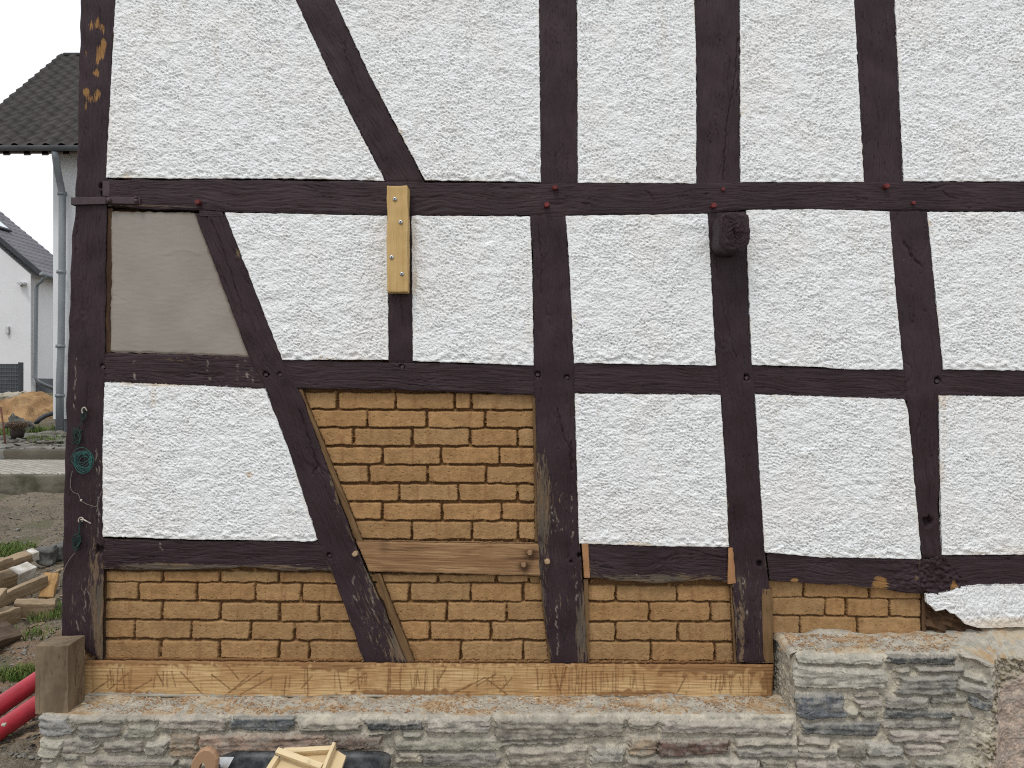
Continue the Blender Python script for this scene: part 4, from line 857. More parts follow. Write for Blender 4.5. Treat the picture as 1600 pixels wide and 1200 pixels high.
def bar3(a, b, w, h, up=(0, 0, 1)):
    a, b = Vector(a), Vector(b); z = (b-a).normalized(); x = Vector(up).cross(z).normalized(); y = z.cross(x)
    Mx = Matrix((x, y, z)).transposed().to_4x4(); Mx.translation = (a+b)/2; return Mx, (w, h, (b-a).length)
bd = empty('battened_board', at(480, 1195, 2.80), label='pale wooden board with nailed battens resting across the black tub', cat='board')
O = at(478, 1174, 2.84); ux = Vector((1, .02, .02)).normalized(); uy = Vector((.05, -.86, -.50)).normalized(); un = ux.cross(uy)*-1; un.normalize()
if un.z < 0: un = -un
def bp(a, b, c): return O+ux*a+uy*b+un*c
outl = [(-.085, .012), (-.06, 0), (.115, 0), (.148, .022), (.120, .17), (.10, .20), (-.14, .20), (-.165, .17)]
mb = MB(); k = len(outl)
mb.add([bp(a, b, 0) for a, b in outl]+[bp(a, b, -.012) for a, b in outl], [tuple(range(k)), tuple(range(2*k-1, k-1, -1))]+[(i, i+k, (i+1) % k+k, (i+1) % k) for i in range(k)])
mb.build('panel', M['ply'], bd, bevel=.0015)
for a, b, w, h in [((-.075, .012, .014), (.095, .006, .014), .018, .028), ((-.095, .02, .035), (.075, .085, .03), .022, .018), ((.105, -.008, .02), (.075, .13, .02), .012, .034), ((-.095, .03, .012), (-.15, .17, .012), .018, .024)]:
    Mx, dm = bar3(bp(*a), bp(*b), w, h, un); block('batten', M['ply'], Mx, dm, bd, .0006, 2, None, .015, .0015)
tr = empty('plastering_trowel', at(320, 1195, 2.82), label='steel plastering trowel with a curved brown wooden handle left of the tub', cat='trowel')
c0 = at(366, 1183, 2.84); c1 = at(338, 1183, 2.86); c2 = at(330, 1215, 2.80); c3 = at(344, 1222, 2.78)
mb = MB(); nn = (c1-c0).cross(c2-c0).normalized()*.0015
mb.add([p+nn for p in (c0, c1, c2, c3)]+[p-nn for p in (c0, c1, c2, c3)], [(0, 1, 2, 3), (7, 6, 5, 4), (0, 4, 5, 1), (1, 5, 6, 2), (2, 6, 7, 3), (3, 7, 4, 0)]); mb.build('blade', M['steel'], tr)
hp = [(297, 1206), (299, 1192), (305, 1181), (313, 1173), (321, 1169.5), (328, 1171), (331, 1176), (333, 1185), (330, 1198)]
ho = [(296, 1206), (298, 1192), (304, 1181), (312, 1173), (320, 1169), (328, 1170.5), (335, 1176), (340, 1186), (340, 1196), (336, 1216), (321, 1216), (322, 1204), (320, 1194), (316, 1191), (311, 1196), (308, 1206), (307, 1216), (297, 1216)]
fr_ = [at(x, y, 2.79) for x, y in ho]; n_ = len(fr_); cc = sum(fr_, Vector())/n_
mb = MB(); lay = [(0, .86), (-.006, .97), (-.014, 1.0), (-.024, .97), (-.030, .86)]
mb.add([Vector((cc.x+(p.x-cc.x)*(k_ if True else 1), p.y-dy_, cc.z+(p.z-cc.z)*k_)) for dy_, k_ in lay for p in fr_], [(j*n_+i, j*n_+(i+1) % n_, (j+1)*n_+(i+1) % n_, (j+1)*n_+i) for j in range(4) for i in range(n_)]+[tuple(range(n_))[::-1], tuple(4*n_+i for i in range(n_))])
mb.build('handle', M['tool_wood'], tr)

# twine
def curve(mb, pts, d, r, n=6, wob=0):
    P = [at(x, y, d) for x, y in pts]; out = []
    for i in range(len(P)-1):
        p0, p1, p2, p3 = P[max(i-1, 0)], P[i], P[i+1], P[min(i+2, len(P)-1)]
        for k in range(6):
            t = k/6; out.append(.5*((2*p1)+(p2-p0)*t+(2*p0-5*p1+4*p2-p3)*t*t+(3*p1-p0-3*p2+p3)*t**3))
    out.append(P[-1]); mb.tube(out, r, n)
def loops(mb, cx, cy, rx, ry, n, d, r, seed):
    rg = random.Random(seed)
    for _ in range(n):
        a = rg.uniform(.8, 1.1); b = rg.uniform(.75, 1.1); ox = rg.uniform(-.32, .32)*rx; oy = rg.uniform(-.32, .32)*ry; a *= rg.uniform(.7, 1); ph = rg.uniform(0, 6); rot = rg.uniform(-.6, .6); dd = d-rg.uniform(0, .014)
        P = []
        for k in range(25):
            t = ph+2*math.pi*k/24; x = rx*a*math.cos(t)*(1+.05*math.sin(3*t+ph)); y = ry*b*math.sin(t)
            P.append(at(cx+ox+x*math.cos(rot)-y*math.sin(rot), cy+oy+x*math.sin(rot)+y*math.cos(rot), dd-.004*math.sin(2*t)))
        mb.tube(P, r, 5)
ct = empty('twine_coil', at(130, 640, D-.01), label='round coil of green garden twine hanging below two knots on the corner post', cat='twine')
mb = MB(); loops(mb, 129, 720, 14, 15, 9, D-.012, .00085, 3); loops(mb, 124, 714, 15, 12, 3, D-.012, .00095, 5); mb.build('coil', M['twine'], ct, True)
mb = MB(); loops(mb, 121, 682, 5, 11, 5, D-.012, .0016, 8); curve(mb, [(131, 637), (127, 645), (127, 660), (122, 668), (118, 676), (121, 690), (119, 700)], D-.012, .0018); curve(mb, [(115, 672), (121, 674), (128, 672)], D-.016, .0025); loops(mb, 132, 648, 3, 7, 3, D-.012, .0014, 9); mb.build('knot', M['twine_dark'], ct, True)
mb = MB(); curve(mb, [(113, 736), (110, 752), (111, 764), (116, 770), (122, 772), (126, 781), (134, 787), (143, 790), (150, 791.5), (153, 784), (157, 773), (159, 768)], D-.010, .0012); mb.build('loose_end', M['string'], ct, True)
mb = MB(); curve(mb, [(136, 642), (132, 636.5), (128, 640), (129, 646)], D-.02, .0026); curve(mb, [(134, 638), (134, 638.5)], D-.01, .003); mb.tube([at(134, 639, D+.005), at(134, 638, D-.022)], .0026); mb.build('nail', M['nail'], ct, True)
mb = MB(); mb.tube([at(126, 783, D-.012), at(127.5, 780.5, D-.014)], .004, 8); mb.build('tie', M['nail'], ct, True)
ct2 = empty('twine_bundle', at(126, 812, D-.01), label='small dark green twine bundle hanging from the lower bent nail', cat='twine')
mb = MB(); loops(mb, 120, 848, 5.5, 11, 6, D-.012, .0016, 18); curve(mb, [(126, 815), (124, 825), (124, 832), (121, 840), (122, 860)], D-.012, .0035); curve(mb, [(112, 845), (120, 842), (128, 846)], D-.016, .002); mb.build('knot', M['twine_dark'], ct2, True)
mb = MB(); curve(mb, [(117, 864), (110, 872), (103, 884), (98, 896), (91, 905), (88, 912)], D-.012, .0013); mb.build('loose_end', M['string'], ct2, True)
mb = MB(); mb.tube([at(126, 813, D+.004), at(126.5, 812, D-.02), at(131, 812, D-.03), at(142, 818, D-.035)], [.003, .0032, .0028, .0022]); curve(mb, [(123, 816), (123, 811), (127, 808.5), (130, 811), (128, 815)], D-.02, .0028); mb.build('nail', M['nail'], ct2, True)

# ================================================================== GROUND AND BACKGROUND
def gprof(Y):
    return np.interp(Y, [-20, .7, 7.2, 7.3, 9.2, 9.4, 9.5, 11.7, 14.5, 16.0, 18.5, 24, 60, 400], [0, 0, .29, .30, .38, .45, .63, .72, .90, 1.02, 1.34, 1.42, 1.45, 1.45])
def gd(py): return 1.928*F/(py-600+54.5)         # camera distance where the dirt is seen at pixel row py
xs = np.unique(np.r_[np.linspace(-200, -9, 20), np.arange(-9, -5, .08), np.arange(-5, -1.6, .022), np.linspace(-1.5, 8, 40), np.linspace(9, 200, 16)])
ys = np.unique(np.r_[np.linspace(-14, -1, 20), np.arange(-1, 3.2, .022), np.arange(3.2, 7.3, .035), np.arange(7.3, 25, .12), np.linspace(26, 400, 20)])
Xg, Yg = np.meshgrid(xs, ys, indexing='ij'); Zg = gprof(Yg)
am = ss(-1.2, .2, Yg+0)*(Yg < 30)
Zg = Zg+am*(.018*N(Xg, Yg, .8, k=1)+.008*N(Xg, Yg, .25, k=2)+.005*N(Xg, Yg, .09, k=3))
Zg = np.where((Yg > 7.3) & (Yg < 9.35), np.minimum(Zg, .40), Zg)
Zg = np.where((Xg > -1.95) & (Yg < 7.2), np.minimum(Zg, .0), Zg)
pyg = 600-(Zg-H)*F/(D+np.maximum(Yg, -2)); wr = ss(960, 1010, pyg)*ss(1130, 1080, pyg)*ss(-.5, .6, N(Xg, Yg, .7, k=4)+.6)
mo = ss(.6, 1.4, N(Xg, Yg, 1.1, k=5))*.5+ss(9.4, 9.8, Yg)*.35
link_ = npmesh('ground', np.stack([Xg, Yg, Zg], -1).reshape(-1, 3), gridq(len(xs), len(ys)), {'wear': wr.ravel(), 'moss': mo.ravel()})
tag(link('ground', link_, M['dirt']), kind='structure')
# pebbles on the dirt
rg = np.random.default_rng(21); pts = []; szs = []
for _ in range(2600):
    px = rg.uniform(-20, 125); py = rg.choice([rg.uniform(765, 900), rg.uniform(900, 1200)])
    d = gd(py); p = at(px, py, d)
    if p.x > -1.93: continue
    z = float(gprof(np.array([p.y]))[0])
    pts.append((p.x, p.y, z+.004+.018*float(N(np.array([p.x]), np.array([p.y]), .8, k=1)[0]))); szs.append(min(.03, math.exp(rg.normal(math.log(.008), .45))))
scatter('pebbles', pts, szs, M['slate'], .5, 'small grey pebbles scattered over the bare dirt', 'pebbles', seed=9)
pts = []; szs = []
for _ in range(260):
    px = rg.uniform(-10, 110); py = rg.uniform(1125, 1215) if rg.random() < .6 else rg.uniform(880, 1000); d = gd(py); p = at(px, py, d)
    if p.x > -1.95: continue
    pts.append((p.x, p.y, float(gprof(np.array([p.y]))[0])+.012)); szs.append(rg.uniform(.008, .02))
scatter('wood_chips', pts, szs, M['deadwood'], .22, 'wood splinters and chips lying on the dirt near the wall', 'wood chips', stretch=2.2, seed=10)
# path with front retaining wall and rear kerb
def slab(name, x0, x1, y0, y1, zb, zt, mat, amp, res=.06, parent=None):
    """box with rough front and top"""
    xs = np.arange(x0, x1+res, res); n = len(xs); prof = []
    for z in np.linspace(zb, zt-.02, 6): prof.append((y0, z))
    prof.append((y0+.008, zt-.006)); m = max(3, int((y1-y0)/res))
    for y in np.linspace(y0+.03, y1, m): prof.append((y, zt))
    prof.append((y1, zb))
    P = np.array(prof); X = xs[:, None]+0*P[None, :, 0]; Y = P[None, :, 0]+0*X; Z = P[None, :, 1]+0*X
    Y = Y-amp*N(X, Z*2, .3, k=2)*(np.arange(len(P)) < 8)[None, :]; Z = Z+amp*.3*N(X, Y, .4, k=3)*(np.arange(len(P)) > 5)[None, :]
    me = npmesh(name, np.stack([X, Y, Z], -1).reshape(-1, 3), gridq(n, len(P)), None, True); return link(name, me, mat, parent)
tag(slab('retaining_kerb', -14, -1.95, 7.2, 7.36, .0, .525, M['concrete'], .012), kind='structure')
tag(slab('path', -14, -1.95, 7.365, 9.30, .2, .535, M['paver'], .002), kind='structure')
for i, (a, b, m) in enumerate([(-14, -9.52, 'kerb'), (-9.5, -8.22, 'kerb'), (-8.20, -7.22, 'kerb_dark'), (-7.2, -1.95, 'kerb_dark')]):
    tag(slab('kerb', a, b, 9.3, 9.42, .3, .69, M[m], .003), kind='structure')
# slate rubble in the bed
rg = np.random.default_rng(31); pts = []; szs = []
for _ in range(420):
    Y = 9.5+rg.random()**1.3*2.6; X = (rg.uniform(-30, 125)-800)*(D+Y)/F; pts.append((X, Y, float(gprof(np.array([Y]))[0])+rg.uniform(.0, .06))); szs.append(rg.uniform(.05, .16))
scatter('slate_rubble', pts, szs, M['slate'], .28, 'broken slate rubble covering the planting bed behind the kerb', 'rubble', seed=12, tilt=.2)

# grass
def grass(name, spots, label, h=.08, n=300, seed=0, mat='grass'):
    rg = np.random.default_rng(seed); V = []; Q = []
    for (cx, cy, rx, ry, cnt) in spots:
        for _ in range(cnt):
            a = rg.uniform(0, 6.28); r = rg.random()**.6; x = cx+rx*r*math.cos(a); y = cy+ry*r*math.sin(a); z = float(gprof(np.array([y]))[0])+.005
            hh = h*rg.uniform(.5, 1.3); an = rg.uniform(0, 6.28); ln = rg.uniform(.2, 1.0)*hh; w = .0022+.0009*(D+y)/3
            dx, dy = math.cos(an), math.sin(an); o = len(V)
            V += [(x-dy*w, y+dx*w, z), (x+dy*w, y-dx*w, z), (x+dx*ln*.4+dy*w*.8, y+dy*ln*.4-dx*w*.8, z+hh*.6), (x+dx*ln*.4-dy*w*.8, y+dy*ln*.4+dx*w*.8, z+hh*.6), (x+dx*ln+dy*w*.1, y+dy*ln, z+hh*.95), (x+dx*ln, y+dy*ln, z+hh*.9)]
            Q += [(o, o+1, o+2, o+3), (o+3, o+2, o+4, o+5)]
    o = link(name, npmesh(name, V, Q, None, False), M[mat]); return tag(o, label, 'grass', None, 'stuff')
def gspot(px, py, rx, ry, n):
    d = gd(py); p = at(px, py, d); return (p.x, p.y, rx, ry, n)
grass('grass', [gspot(2, 868, .28, .3, 900)], 'bright green grass patch behind the timber pile', .07, seed=1)
grass('grass', [gspot(75, 965, .12, .14, 150), gspot(88, 950, .1, .1, 60), gspot(45, 995, .2, .12, 120), gspot(92, 915, .1, .1, 40)], 'thin grass tufts between the timber pile and corner post', .05, seed=2)
grass('grass', [gspot(15, 1060, .22, .08, 420), gspot(40, 1052, .12, .06, 140)], 'grass tuft beyond the red pipes', .05, seed=3)
def bs(px, Y, rx, ry, n): return ((px-800)*(D+Y)/F, Y, rx, ry, n)
grass('grass', [bs(30, 12.2, .5, .4, 520), bs(62, 12.4, .5, .3, 260), bs(70, 11.0, .5, .25, 110), bs(5, 11.6, .3, .5, 260), bs(85, 10.4, .5, .2, 60)], 'grass and moss growing in the planting bed', .13, seed=4)

# weed
wd = empty('leafy_weed', at(10, 1172, 3.9), label='small leafy green weed beneath the red pipes', cat='weed')
rg = np.random.default_rng(5); mb = MB(); gz = .01
for _ in range(26):
    p = at(rg.uniform(-6, 32), rg.uniform(1148, 1178), rg.uniform(3.78, 3.95)); a = rg.uniform(0, 6.28); l = rg.uniform(.018, .034); w = l*.36; dx, dy = math.cos(a), math.sin(a); up = rg.uniform(-.2, .8)
    t = p+Vector((dx*l, dy*l, up*l)); m = (p+t)/2
    mb.add([p, m+Vector((-dy*w, dx*w, .003)), t, m-Vector((-dy*w, dx*w, -.003))], [(0, 1, 2, 3)])
mb.build('leaves', M['leaf'], wd)
mb = MB()
for _ in range(5):
    b = at(rg.uniform(0, 22), 1195, 3.85); b.z = .0; mb.tube([b, b+Vector((rg.uniform(-.03, .03), rg.uniform(-.02, .02), .1))], .0015, 5)
mb.build('stem', M['leaf'], wd)

# red pipes
def pipe(p0, p1, r, label):
    o = empty('red_pipe', p0, label=label, cat='pipe', group='red plastic pipes lying beside the plinth')
    a, b = Vector(p0), Vector(p1); dr = (b-a).normalized(); mb = MB(); n = 28
    up = Vector((0, 0, 1)); x = dr.cross(up).normalized(); y = dr.cross(x); L = (b-a).length
    ring = lambda t, rr: [a+dr*t+x*math.cos(2*math.pi*k/n)*rr+y*math.sin(2*math.pi*k/n)*rr for k in range(n)]
    R = [ring(0, r*.93), ring(0, r), ring(L, r), ring(L, r*.93), ring(L*.98, r*.93)]
    R.insert(0, ring(.03, r*.93))
    fs = [(j*n+i, j*n+(i+1) % n, (j+1)*n+(i+1) % n, (j+1)*n+i) for j in range(len(R)-1) for i in range(n)]
    mb.add([v for g in R for v in g], fs); q = mb.build('tube', M['redpipe'], o, True)
    m = q.modifiers.new('e', 'EDGE_SPLIT'); m.split_angle = math.radians(50)
    return o
pa_ = at(-40, 1130, 3.85); pb_ = at(100, 1035, 4.3); pa_.z = max(pa_.z, .055); pipe(pa_, pb_, .0475, 'upper red plastic pipe leading behind the timber block')
pa_ = at(-40, 1168, 3.68); pb_ = at(100, 1072, 4.12); pipe(pa_, pb_, .0455, 'lower red plastic pipe with a pale mortar splash')
sp = at(8, 1131, 3.74); scatter('mortar_splash', [(sp.x, sp.y-.012, sp.z)], [.014], M['whitepaint'], .6, 'pale dried mortar splash stuck on the lower red pipe', 'mortar splash', None, seed=3)

# timber pile
def offcut(a, b, w, h, mat, label, roll=0, white=None, jit=.0022):
    """a, b = (px, py, d) of the axis ends"""
    A_, B_ = at(*a), at(*b); z = (B_-A_).normalized(); x = Vector((0, 0, 1)).cross(z).normalized(); y = z.cross(x)
    R_ = Matrix((x, y, z)).transposed().to_4x4()@Matrix.Rotation(math.radians(roll), 4, 'Z'); R_.translation = (A_+B_)/2
    if white:
        L = (B_-A_).length; e = empty('timber_offcut', (A_+B_)/2, label=label, cat='timber offcut', group='timber offcuts in the pile'); e.rotation_euler = R_.to_euler(); bpy.context.view_layer.update()
        def ch(name, m, z0, z1, k):
            o = block(name, m, Matrix.Identity(4), (w*k, h*k, z1-z0), None, jit*.7, 2, None, .03, .006); o.parent = e; o.matrix_parent_inverse = Matrix.Identity(4); o.matrix_basis = Matrix.Translation((0, 0, (z0+z1)/2))
        ch('beam', M[mat], -L/2, L/2-white, 1); ch('painted_end', M['whitepaint'], L/2-white, L/2, 1.0)
        return e
    o = block('timber_offcut', M[mat], R_, (w, h, (B_-A_).length), None, jit, 2, None, .03, .006)
    return tag(o, label, 'timber offcut', 'timber offcuts in the pile')
offcut((-90, 912, 5.6), (13, 877, 6.2), .10, .07, 'offcut', 'pale beam end at the photo left edge, near the top of the pile')
offcut((-40, 898, 6.5), (57, 865, 6.9), .11, .08, 'offcut', 'upper offcut of the pile with its end painted white', 12, .06)
offcut((-60, 930, 5.9), (50, 890, 6.4), .12, .10, 'offcut', 'thick offcut whose top near the end is whitewashed', 18, .16)
offcut((-70, 968, 5.5), (72, 907, 6.1), .05, .10, 'offcut', 'long narrow grey plank slanting down across the pile', 8)
offcut((71, 936, 6.05), (82, 898, 6.2), .10, .07, 'offcut_orange', 'short orange brown block leaning at the right end of the pile', 10)
offcut((22, 951, 5.62), (86, 951, 5.72), .12, .115, 'offcut', 'square cut block lying crosswise on the ground under the pile', 4)
offcut((-60, 990, 5.0), (20, 960, 5.5), .12, .11, 'offcut', 'light brown block at the left edge, below the slanting plank')
offcut((-50, 1010, 4.85), (18, 990, 5.15), .16, .10, 'offcut_dark', 'dark brown slab lowest in the pile at the left edge', 30)
offcut((-12, 945, 5.3), (4, 925, 5.5), .06, .06, 'offcut', 'small end of a beam poking in at the left edge between planks')
offcut((-25, 1192, 3.66), (31, 1176, 3.85), .045, .02, 'offcut_orange', 'thin pale lath on the ground below the red pipes', 5)
offcut((70, 903, 6.5), (100, 888, 6.9), .02, .02, 'offcut', 'thin stick lying behind the pile toward the corner post', 5)
def stoneblk(px0, py0, px1, py1, d, label, seed):
    a = at(px0, py1, d); b = at(px1, py0, d)
    o = block('stone_block', M['greystone'], Matrix.Translation(((a.x+b.x)/2, d-D+.08, (a.z+b.z)/2))@Matrix.Rotation(.2*seed, 4, 'Z'), (b.x-a.x, .16, b.z-a.z), None, .008, 2, None, .02, .02)
    return tag(o, label, 'stone block', 'grey stone blocks beside the pile')
stoneblk(53, 858, 76, 884, 6.9, 'dark grey stone block against the white painted offcut end', 1)
stoneblk(78, 853, 106, 876, 7.05, 'grey sloping stone block next to the corner post', -1)

# neighbour house near
dA = 15.; 
na = empty('neighbour_house', (-8.8, dA-D+.6, .7), label='white neighbour house with dark tiled roof, gutter and tall downpipe', cat='house')
xc = (83-800)*(dA+.6)/F
mb = MB(); mb.box((xc, dA-D+.6, 1.05), (xc+9, dA-D+6.7, 6.35)); 
mb.build('wall', M['wall_near'], na)
mb = MB(); mb.box((xc+.03, dA-D+.62, .3), (xc+8.97, dA-D+6.68, 1.05)); mb.build('base', M['socle'], na)
def tile_roof(name, x0, x1, y0, z0, run, rise, gauge, tw, mat, parent, amp=.03, nn=(7, 7), Mx=None):
    L = math.hypot(run, rise); rows = int(L/gauge); nv = rows*nn[1]+1; nu = int((x1-x0)/tw*nn[0])+1
    u = np.linspace(x0, x1, nu)[:, None]; v = np.linspace(0, L, nv)[None, :]; fr = (v/gauge) % 1.0
    hgt = amp*np.clip(np.sin(2*math.pi*u/tw), -.55, 1)+.035*(1-fr)+0*u
    ny, nz = -rise/L, run/L
    X = u+0*v+.018*np.sin(2*math.pi*(u*0))+.0*v; Y = y0+v*run/L+ny*hgt; Z = z0+v*rise/L+nz*hgt
    P = np.stack([X+0*Y, Y+0*X, Z+0*X], -1).reshape(-1, 3)
    if Mx is not None: P = P@np.array(Mx.to_3x3()).T+np.array(Mx.translation)
    me = npmesh(name, P, gridq(nu, nv), None, False); return link(name, me, mat, parent)
ze = H+(600-229)*dA/F
tile_roof('roof', -10.72, -3.5, dA-D, ze, 3.65, 3.29, .29, .30, M['tile'], na, .04)
mb = MB()
for q_ in ([(-10.62, dA-D, ze-.04), (-3.5, dA-D, ze-.04), (-3.5, dA-D+3.65, ze+3.25), (-10.62, dA-D+3.65, ze+3.25)], [(-10.62, dA-D+7.3, ze-.04), (-3.5, dA-D+7.3, ze-.04), (-3.5, dA-D+3.65, ze+3.25), (-10.62, dA-D+3.65, ze+3.25)]):
    mb.add(q_+[(x, y, z-.1) for x, y, z in q_], [(0, 1, 2, 3), (7, 6, 5, 4), (0, 4, 5, 1), (1, 5, 6, 2), (2, 6, 7, 3), (3, 7, 4, 0)])
mb.add([(xc, dA-D+.6, 6.3), (xc, dA-D+6.7, 6.3), (xc, dA-D+3.65, ze+3.1)]+[(xc+.2, dA-D+.6, 6.3), (xc+.2, dA-D+6.7, 6.3), (xc+.2, dA-D+3.65, ze+3.1)], [(0, 1, 2), (5, 4, 3), (0, 2, 5, 3), (1, 4, 5, 2)])
mb.build('roof_underside', M['offcut_dark'], na)
mb = MB(); mb.tube([(-10.68, dA-D+3.66, ze+3.29), (-3.5, dA-D+3.66, ze+3.29)], .06, 10); mb.build('ridge', M['tile'], na, True)
# half round gutter
mb = MB(); n = 10; gx = (-10.75, -3.5); ring = [(dA-D-.07+.07*math.cos(math.pi+math.pi*i/n), ze-.02+.085*math.sin(math.pi+math.pi*i/n)) for i in range(n+1)]
ring2 = [(y_*.0+dA-D-.07+.062*math.cos(math.pi+math.pi*i/n), ze-.015+.077*math.sin(math.pi+math.pi*i/n)) for i in range(n+1)][::-1]
rr = ring+ring2; k = len(rr); mb.add([(x, y_, z_) for x in gx for y_, z_ in rr], [(i, (i+1) % k, (i+1) % k+k, i+k) for i in range(k)]+[tuple(range(k))]); mb.build('gutter', M['zinc_dark'], na, True)
for px in (15, 47, 75, 108):
    x = (px-800)*(dA+.1)/F; mb = MB(); mb.add([(x-.06+i_*.12, dA-D+y_, ze+z_) for i_ in (0, 1) for y_, z_ in ((0, -.17), (0, -.05), (.9, .72), (.9, .58))], [(0, 1, 2, 3), (7, 6, 5, 4), (0, 4, 5, 1), (1, 5, 6, 2), (2, 6, 7, 3), (3, 7, 4, 0)]); mb.build('rafter_tail', M['offcut_dark'], na)
dp = dA+.42
mb = MB(); P = [at(86, 236, dp-.45), at(87, 245, dp-.4), at(90, 268, dp-.2), at(96, 296, dp), at(97.5, 305, dp), at(97, 420, dp), at(95.5, 540, dp), at(93.5, 600, dp), at(93.5, 682, dp)]
mb.tube(P, [.065]*7+[.072, .072], 12); pp = mb.build('downpipe', M['zinc'], na, True)
for y in (303, 425, 541, 618):
    c = at(97.5-(y-300)*.0125, y, dp); mb = MB(); mb.tube([(c.x, c.y, c.z-.03), (c.x, c.y, c.z+.03)], .088, 12); q = mb.build('pipe_bracket', M['zinc'], None, True); q.parent = pp; q.matrix_parent_inverse = Matrix.Identity(4)

# far house
dB = 28.
xe = (51-800)*dB/F; zeB = H+(600-418)*dB/F; zr = zeB+3.5; xr_ = xe-4.25; yB = dB-D
fh = empty('far_house', (xe-4, yB, 1.4), label='far white gabled house with a grey roof and skylight, behind the sand', cat='house')
mb = MB(); xw = (48-800)*dB/F
mb.add([(xw-8, yB, 1.35), (xw, yB, 1.35), (xw, yB, zeB-.25), (xr_, yB, zr-.12), (xw-8, yB, zeB-.25)]+[(xw-8, yB+2.6, 1.35), (xw, yB+2.6, 1.35), (xw, yB+2.6, zeB-.25), (xr_, yB+2.6, zr-.12), (xw-8, yB+2.6, zeB-.25)], [(0, 1, 2, 3, 4), (9, 8, 7, 6, 5), (1, 6, 7, 2), (0, 4, 9, 5), (2, 7, 8, 3), (3, 8, 9, 4)]); mb.build('wall', M['wall_cool'], fh)
# roof slope towards the right, built by rotating the tile roof
Mr = Matrix.Rotation(math.radians(90), 4, 'Z'); Mr.translation = Vector((xe+.35, 0, 0))
tile_roof('roof', yB-.15, yB+3.0, 0, zeB-.25, 4.6, 3.82, .29, .30, M['tile_grey'], fh, .02, (4, 5), Mr)
Mr2 = Matrix.Rotation(math.radians(-90), 4, 'Z'); Mr2.translation = Vector((xe-8.85, 0, 0))
tile_roof('roof', -(yB+3.0), -(yB-.15), 0, zeB-.25, 4.6, 3.82, .29, .30, M['tile_grey'], fh, .02, (4, 5), Mr2)
mb = MB(); a = Vector((xe+.38, yB-.18, zeB-.33)); b = Vector((xe-4.25, yB-.18, zeB-.25+3.78))
mb.add([a, b, b+Vector((0, 0, .22)), a+Vector((0, 0, .2)), a+Vector((0, .06, 0)), b+Vector((0, .06, 0)), b+Vector((0, .06, .22)), a+Vector((0, .06, .2))], [(0, 1, 2, 3), (4, 7, 6, 5), (0, 4, 5, 1), (3, 2, 6, 7), (0, 3, 7, 4)]); mb.build('verge_board', M['anthracite'], fh)
mb = MB(); mb.tube([(xe+.42, yB-.2, zeB-.27), (xe+.42, yB+3.0, zeB-.27)], .075, 8); mb.build('gutter', M['zinc'], fh, True)
mb = MB(); q0 = at(16, 388, dB+.6); 
uu = Vector((4.6, 0, -3.82)).normalized(); nn_ = Vector((3.82, 0, 4.6)).normalized(); base = Vector((xe+.35-4.6*.66, yB+.7, zeB-.25+3.82*.66))+nn_*.06
mb.add([base+uu*a_+Vector((0, b_, 0))+nn_*c_ for a_ in (0, 1.2) for b_ in (0, .8) for c_ in (0, .07)], [(0, 1, 3, 2), (4, 6, 7, 5), (0, 4, 5, 1), (2, 3, 7, 6), (0, 2, 6, 4), (1, 5, 7, 3)]); sk = mb.build('skylight', M['anthracite'], fh)
mb = MB(); mb.add([base+uu*a_+Vector((0, b_, 0))+nn_*.075 for a_, b_ in ((.1, .1), (1.1, .1), (1.1, .7), (.1, .7))], [(0, 1, 2, 3)]); g = NT('glass_pane').done((.6, .65, .7), .08, None, .9); q = mb.build('pane', g, None); q.parent = sk; q.matrix_parent_inverse = Matrix.Identity(4)
db = dB-.1
mb = MB(); P = [(70, 427), (69, 434), (64, 440), (59, 443), (57, 450), (56, 520), (55.5, 590), (58, 595), (66, 600), (84, 607)]; dd = [dB, dB, dB+.05, dB+.1, dB+.1]+[dB+.1]*3+[dB+.3, dB+.8]
Pw = []
for (x, y), d_ in zip(P, dd): v = at(x, y, d_); Pw.append(v)
mb.tube(Pw, .065, 10); mb.build('downpipe', M['zinc'], fh, True)
mb = MB(); mb.box((xw+.01, yB+.3, 1.35), (xw+.06, yB+2.55, 1.95)); mb.build('base', M['socle'], fh)
mb = MB(); c = at(34, 443, dB-.1); mb.box((c.x-.12, c.y-.1, c.z-.04), (c.x+.12, c.y+.1, c.z+.04)); mb.tube([(c.x, c.y-.1, c.z), (c.x+.12, c.y-.2, c.z-.1)], .05, 8); mb.build('wall_lamp', M['steel'], fh)
mb = MB(); c = at(12, 516, dB-.05); mb.box((c.x-.05, c.y-.05, c.z-.14), (c.x+.05, c.y+.05, c.z+.14)); mb.build('wall_box', M['steel'], fh, bevel=.01)

# mesh fence
dF = 22.; f0 = at(-120, 617, dF); f1 = at(30, 617, dF); zt_ = H+(600-569)*dF/F
fe = empty('panel_fence', f1, label='dark grey panel fence with a square post in front of the far house', cat='fence')
mb = MB(); mb.box((f0.x, f0.y-.02, f0.z), (f1.x, f0.y+.02, zt_)); mb.build('privacy_panel', mat_simple('fence_panel', (.085, .095, .105), (.06, .068, .075), 4, .7, .002, 30, 0, .3, (1, 1, 1)), fe)
mb = MB(); 
for i in range(9): z_ = f0.z+(zt_-f0.z)*i/8; mb.box((f0.x, f0.y-.035, z_-.009), (f1.x, f0.y-.021, z_+.009))
for i in range(40):
    x = f1.x-i*.07
    if x > f0.x: mb.box((x-.003, f0.y-.042, f0.z), (x+.003, f0.y-.036, zt_))
mb.build('wire_grid', M['socle'], fe)
mb = MB(); mb.box((f1.x, f0.y-.05, f0.z-.3), (f1.x+.09, f0.y+.05, zt_+.05)); mb.build('post', M['anthracite'], fe)
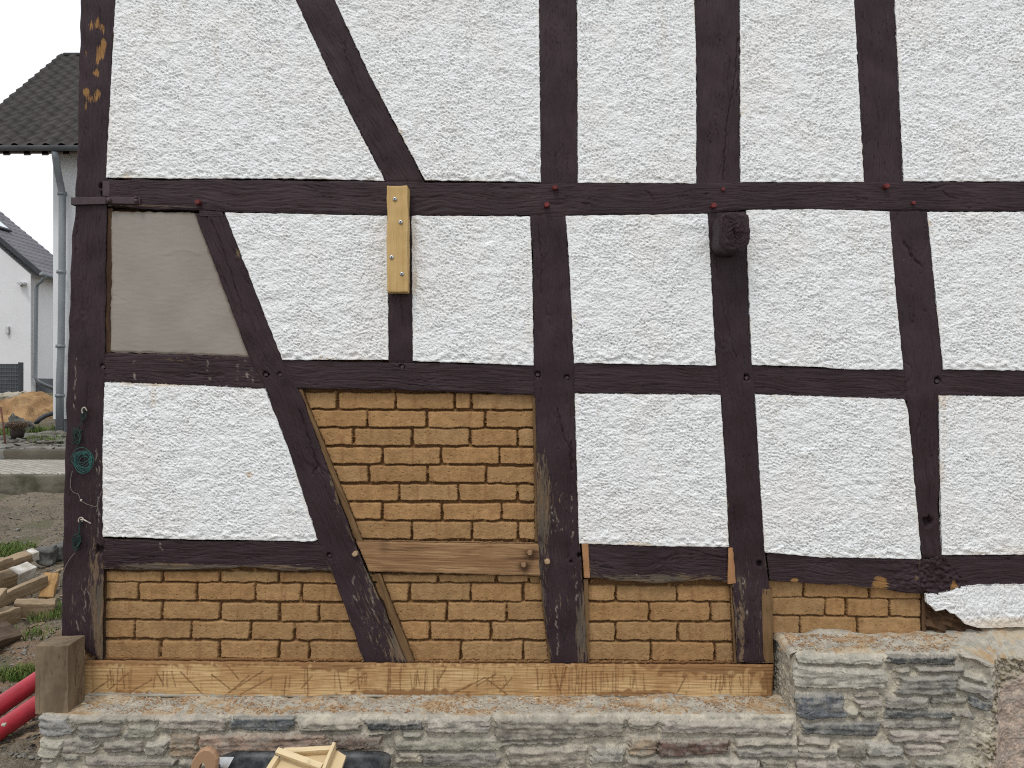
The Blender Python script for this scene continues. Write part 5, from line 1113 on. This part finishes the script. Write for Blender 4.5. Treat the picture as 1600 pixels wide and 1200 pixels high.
# pale bank below the fence, sand heap
def heap(name, cx, cy, rx, ry, z0, hgt, mat, amp, seed, res=.07, pw=1.):
    xs = np.arange(-rx*1.15, rx*1.15, res); ys = np.arange(-ry*1.15, ry*1.15, res); Xh, Yh = np.meshgrid(xs, ys, indexing='ij')
    r = np.hypot(Xh/rx, Yh/ry)+.07*N(Xh+seed, Yh, 1.2, k=1); z = hgt*np.clip(1-r, 0, 1)**pw*1.15-.12*(r > 1)
    z = z+amp*(N(Xh+seed, Yh, .6, k=2)+.6*N(Xh+seed, Yh, .22, k=3))*ss(1.05, .8, r)-amp*1.6*np.exp(-(N(Xh+seed, Yh, .9, .5, k=5)/.14)**2)*ss(1., .7, r)
    return link(name, npmesh(name, np.stack([Xh+cx, Yh+cy, z+z0], -1).reshape(-1, 3), gridq(len(xs), len(ys))), mat)
dS = 19.5
tag(heap('sand_heap', (50-800)*dS/F, dS-D, 1.35, 2.2, .88, .58, M['sand'], .035, 5, .05, .8), 'orange sand heap in front of the far white house', 'sand heap')
b0 = at(-120, 640, 21.3); b1 = at(44, 640, 21.3)
o = block('bank_wall', M['cream'], Matrix.Translation(((b0.x+b1.x)/2, b0.y, 1.08))@Matrix.Rotation(math.radians(-3), 4, 'Y'), (b1.x-b0.x, .6, .72), None, .03, 0, None, .12, .06)
tag(o, 'low pale stone retaining wall under the panel fence', 'wall')
# dark tarp / pipe beside the sand
mb = MB(); mb.tube([at(56, 662, 17.2), at(62, 655, 17.2), at(70, 650, 17.3), at(82, 646, 17.4), at(95, 650, 17.4)], .05, 8); o = mb.build('black_hose', M['anthracite'], None, True); tag(o, 'black hose curving out of the bed beside the neighbour house', 'hose')
# heather in pot, stake, fir twig
hd = at(27, 682, 14.2)
hp_ = empty('heather_plant', hd, label='reddish heather in a small dark pot on the slate rubble', cat='plant')
mb = MB(); mb.tube([hd+Vector((0, 0, -.05)), hd+Vector((0, 0, .11))], [.09, .13], 14); mb.build('pot', M['dark'], hp_, True)
mb = MB(); rg = np.random.default_rng(3)
for _ in range(240):
    a = rg.uniform(0, 6.28); t = rg.uniform(.1, 1.0); l = rg.uniform(.12, .2); b = hd+Vector((.06*math.cos(a), .06*math.sin(a), .1)); e = b+Vector((math.cos(a)*l*t*.75, math.sin(a)*l*t*.75, l*(1-.3*t)))
    mb.tube([b, e], [.004, .011], 4)
mb.build('twigs', M['heather'], hp_)
mb = MB(); mb.tube([at(9, 700, 13.2), at(5, 664, 13.3), at(1, 636, 13.4)], .014, 6); tag(mb.build('garden_stake', mat_simple('rusty', (.13, .05, .035), None, 20, .8), None, True), 'thin rust red stake leaning in the planting bed', 'stake')
mb = MB(); c = at(31, 668, 15.4); o = block('standing_slate', M['greystone'], Matrix.Translation(c+Vector((0, 0, .02)))@Matrix.Rotation(.5, 4, 'Y'), (.5, .08, .3), None, .02, 0, None, .06, .04); tag(o, 'dark slate slab standing upright in the bed before the sand', 'slate slab')
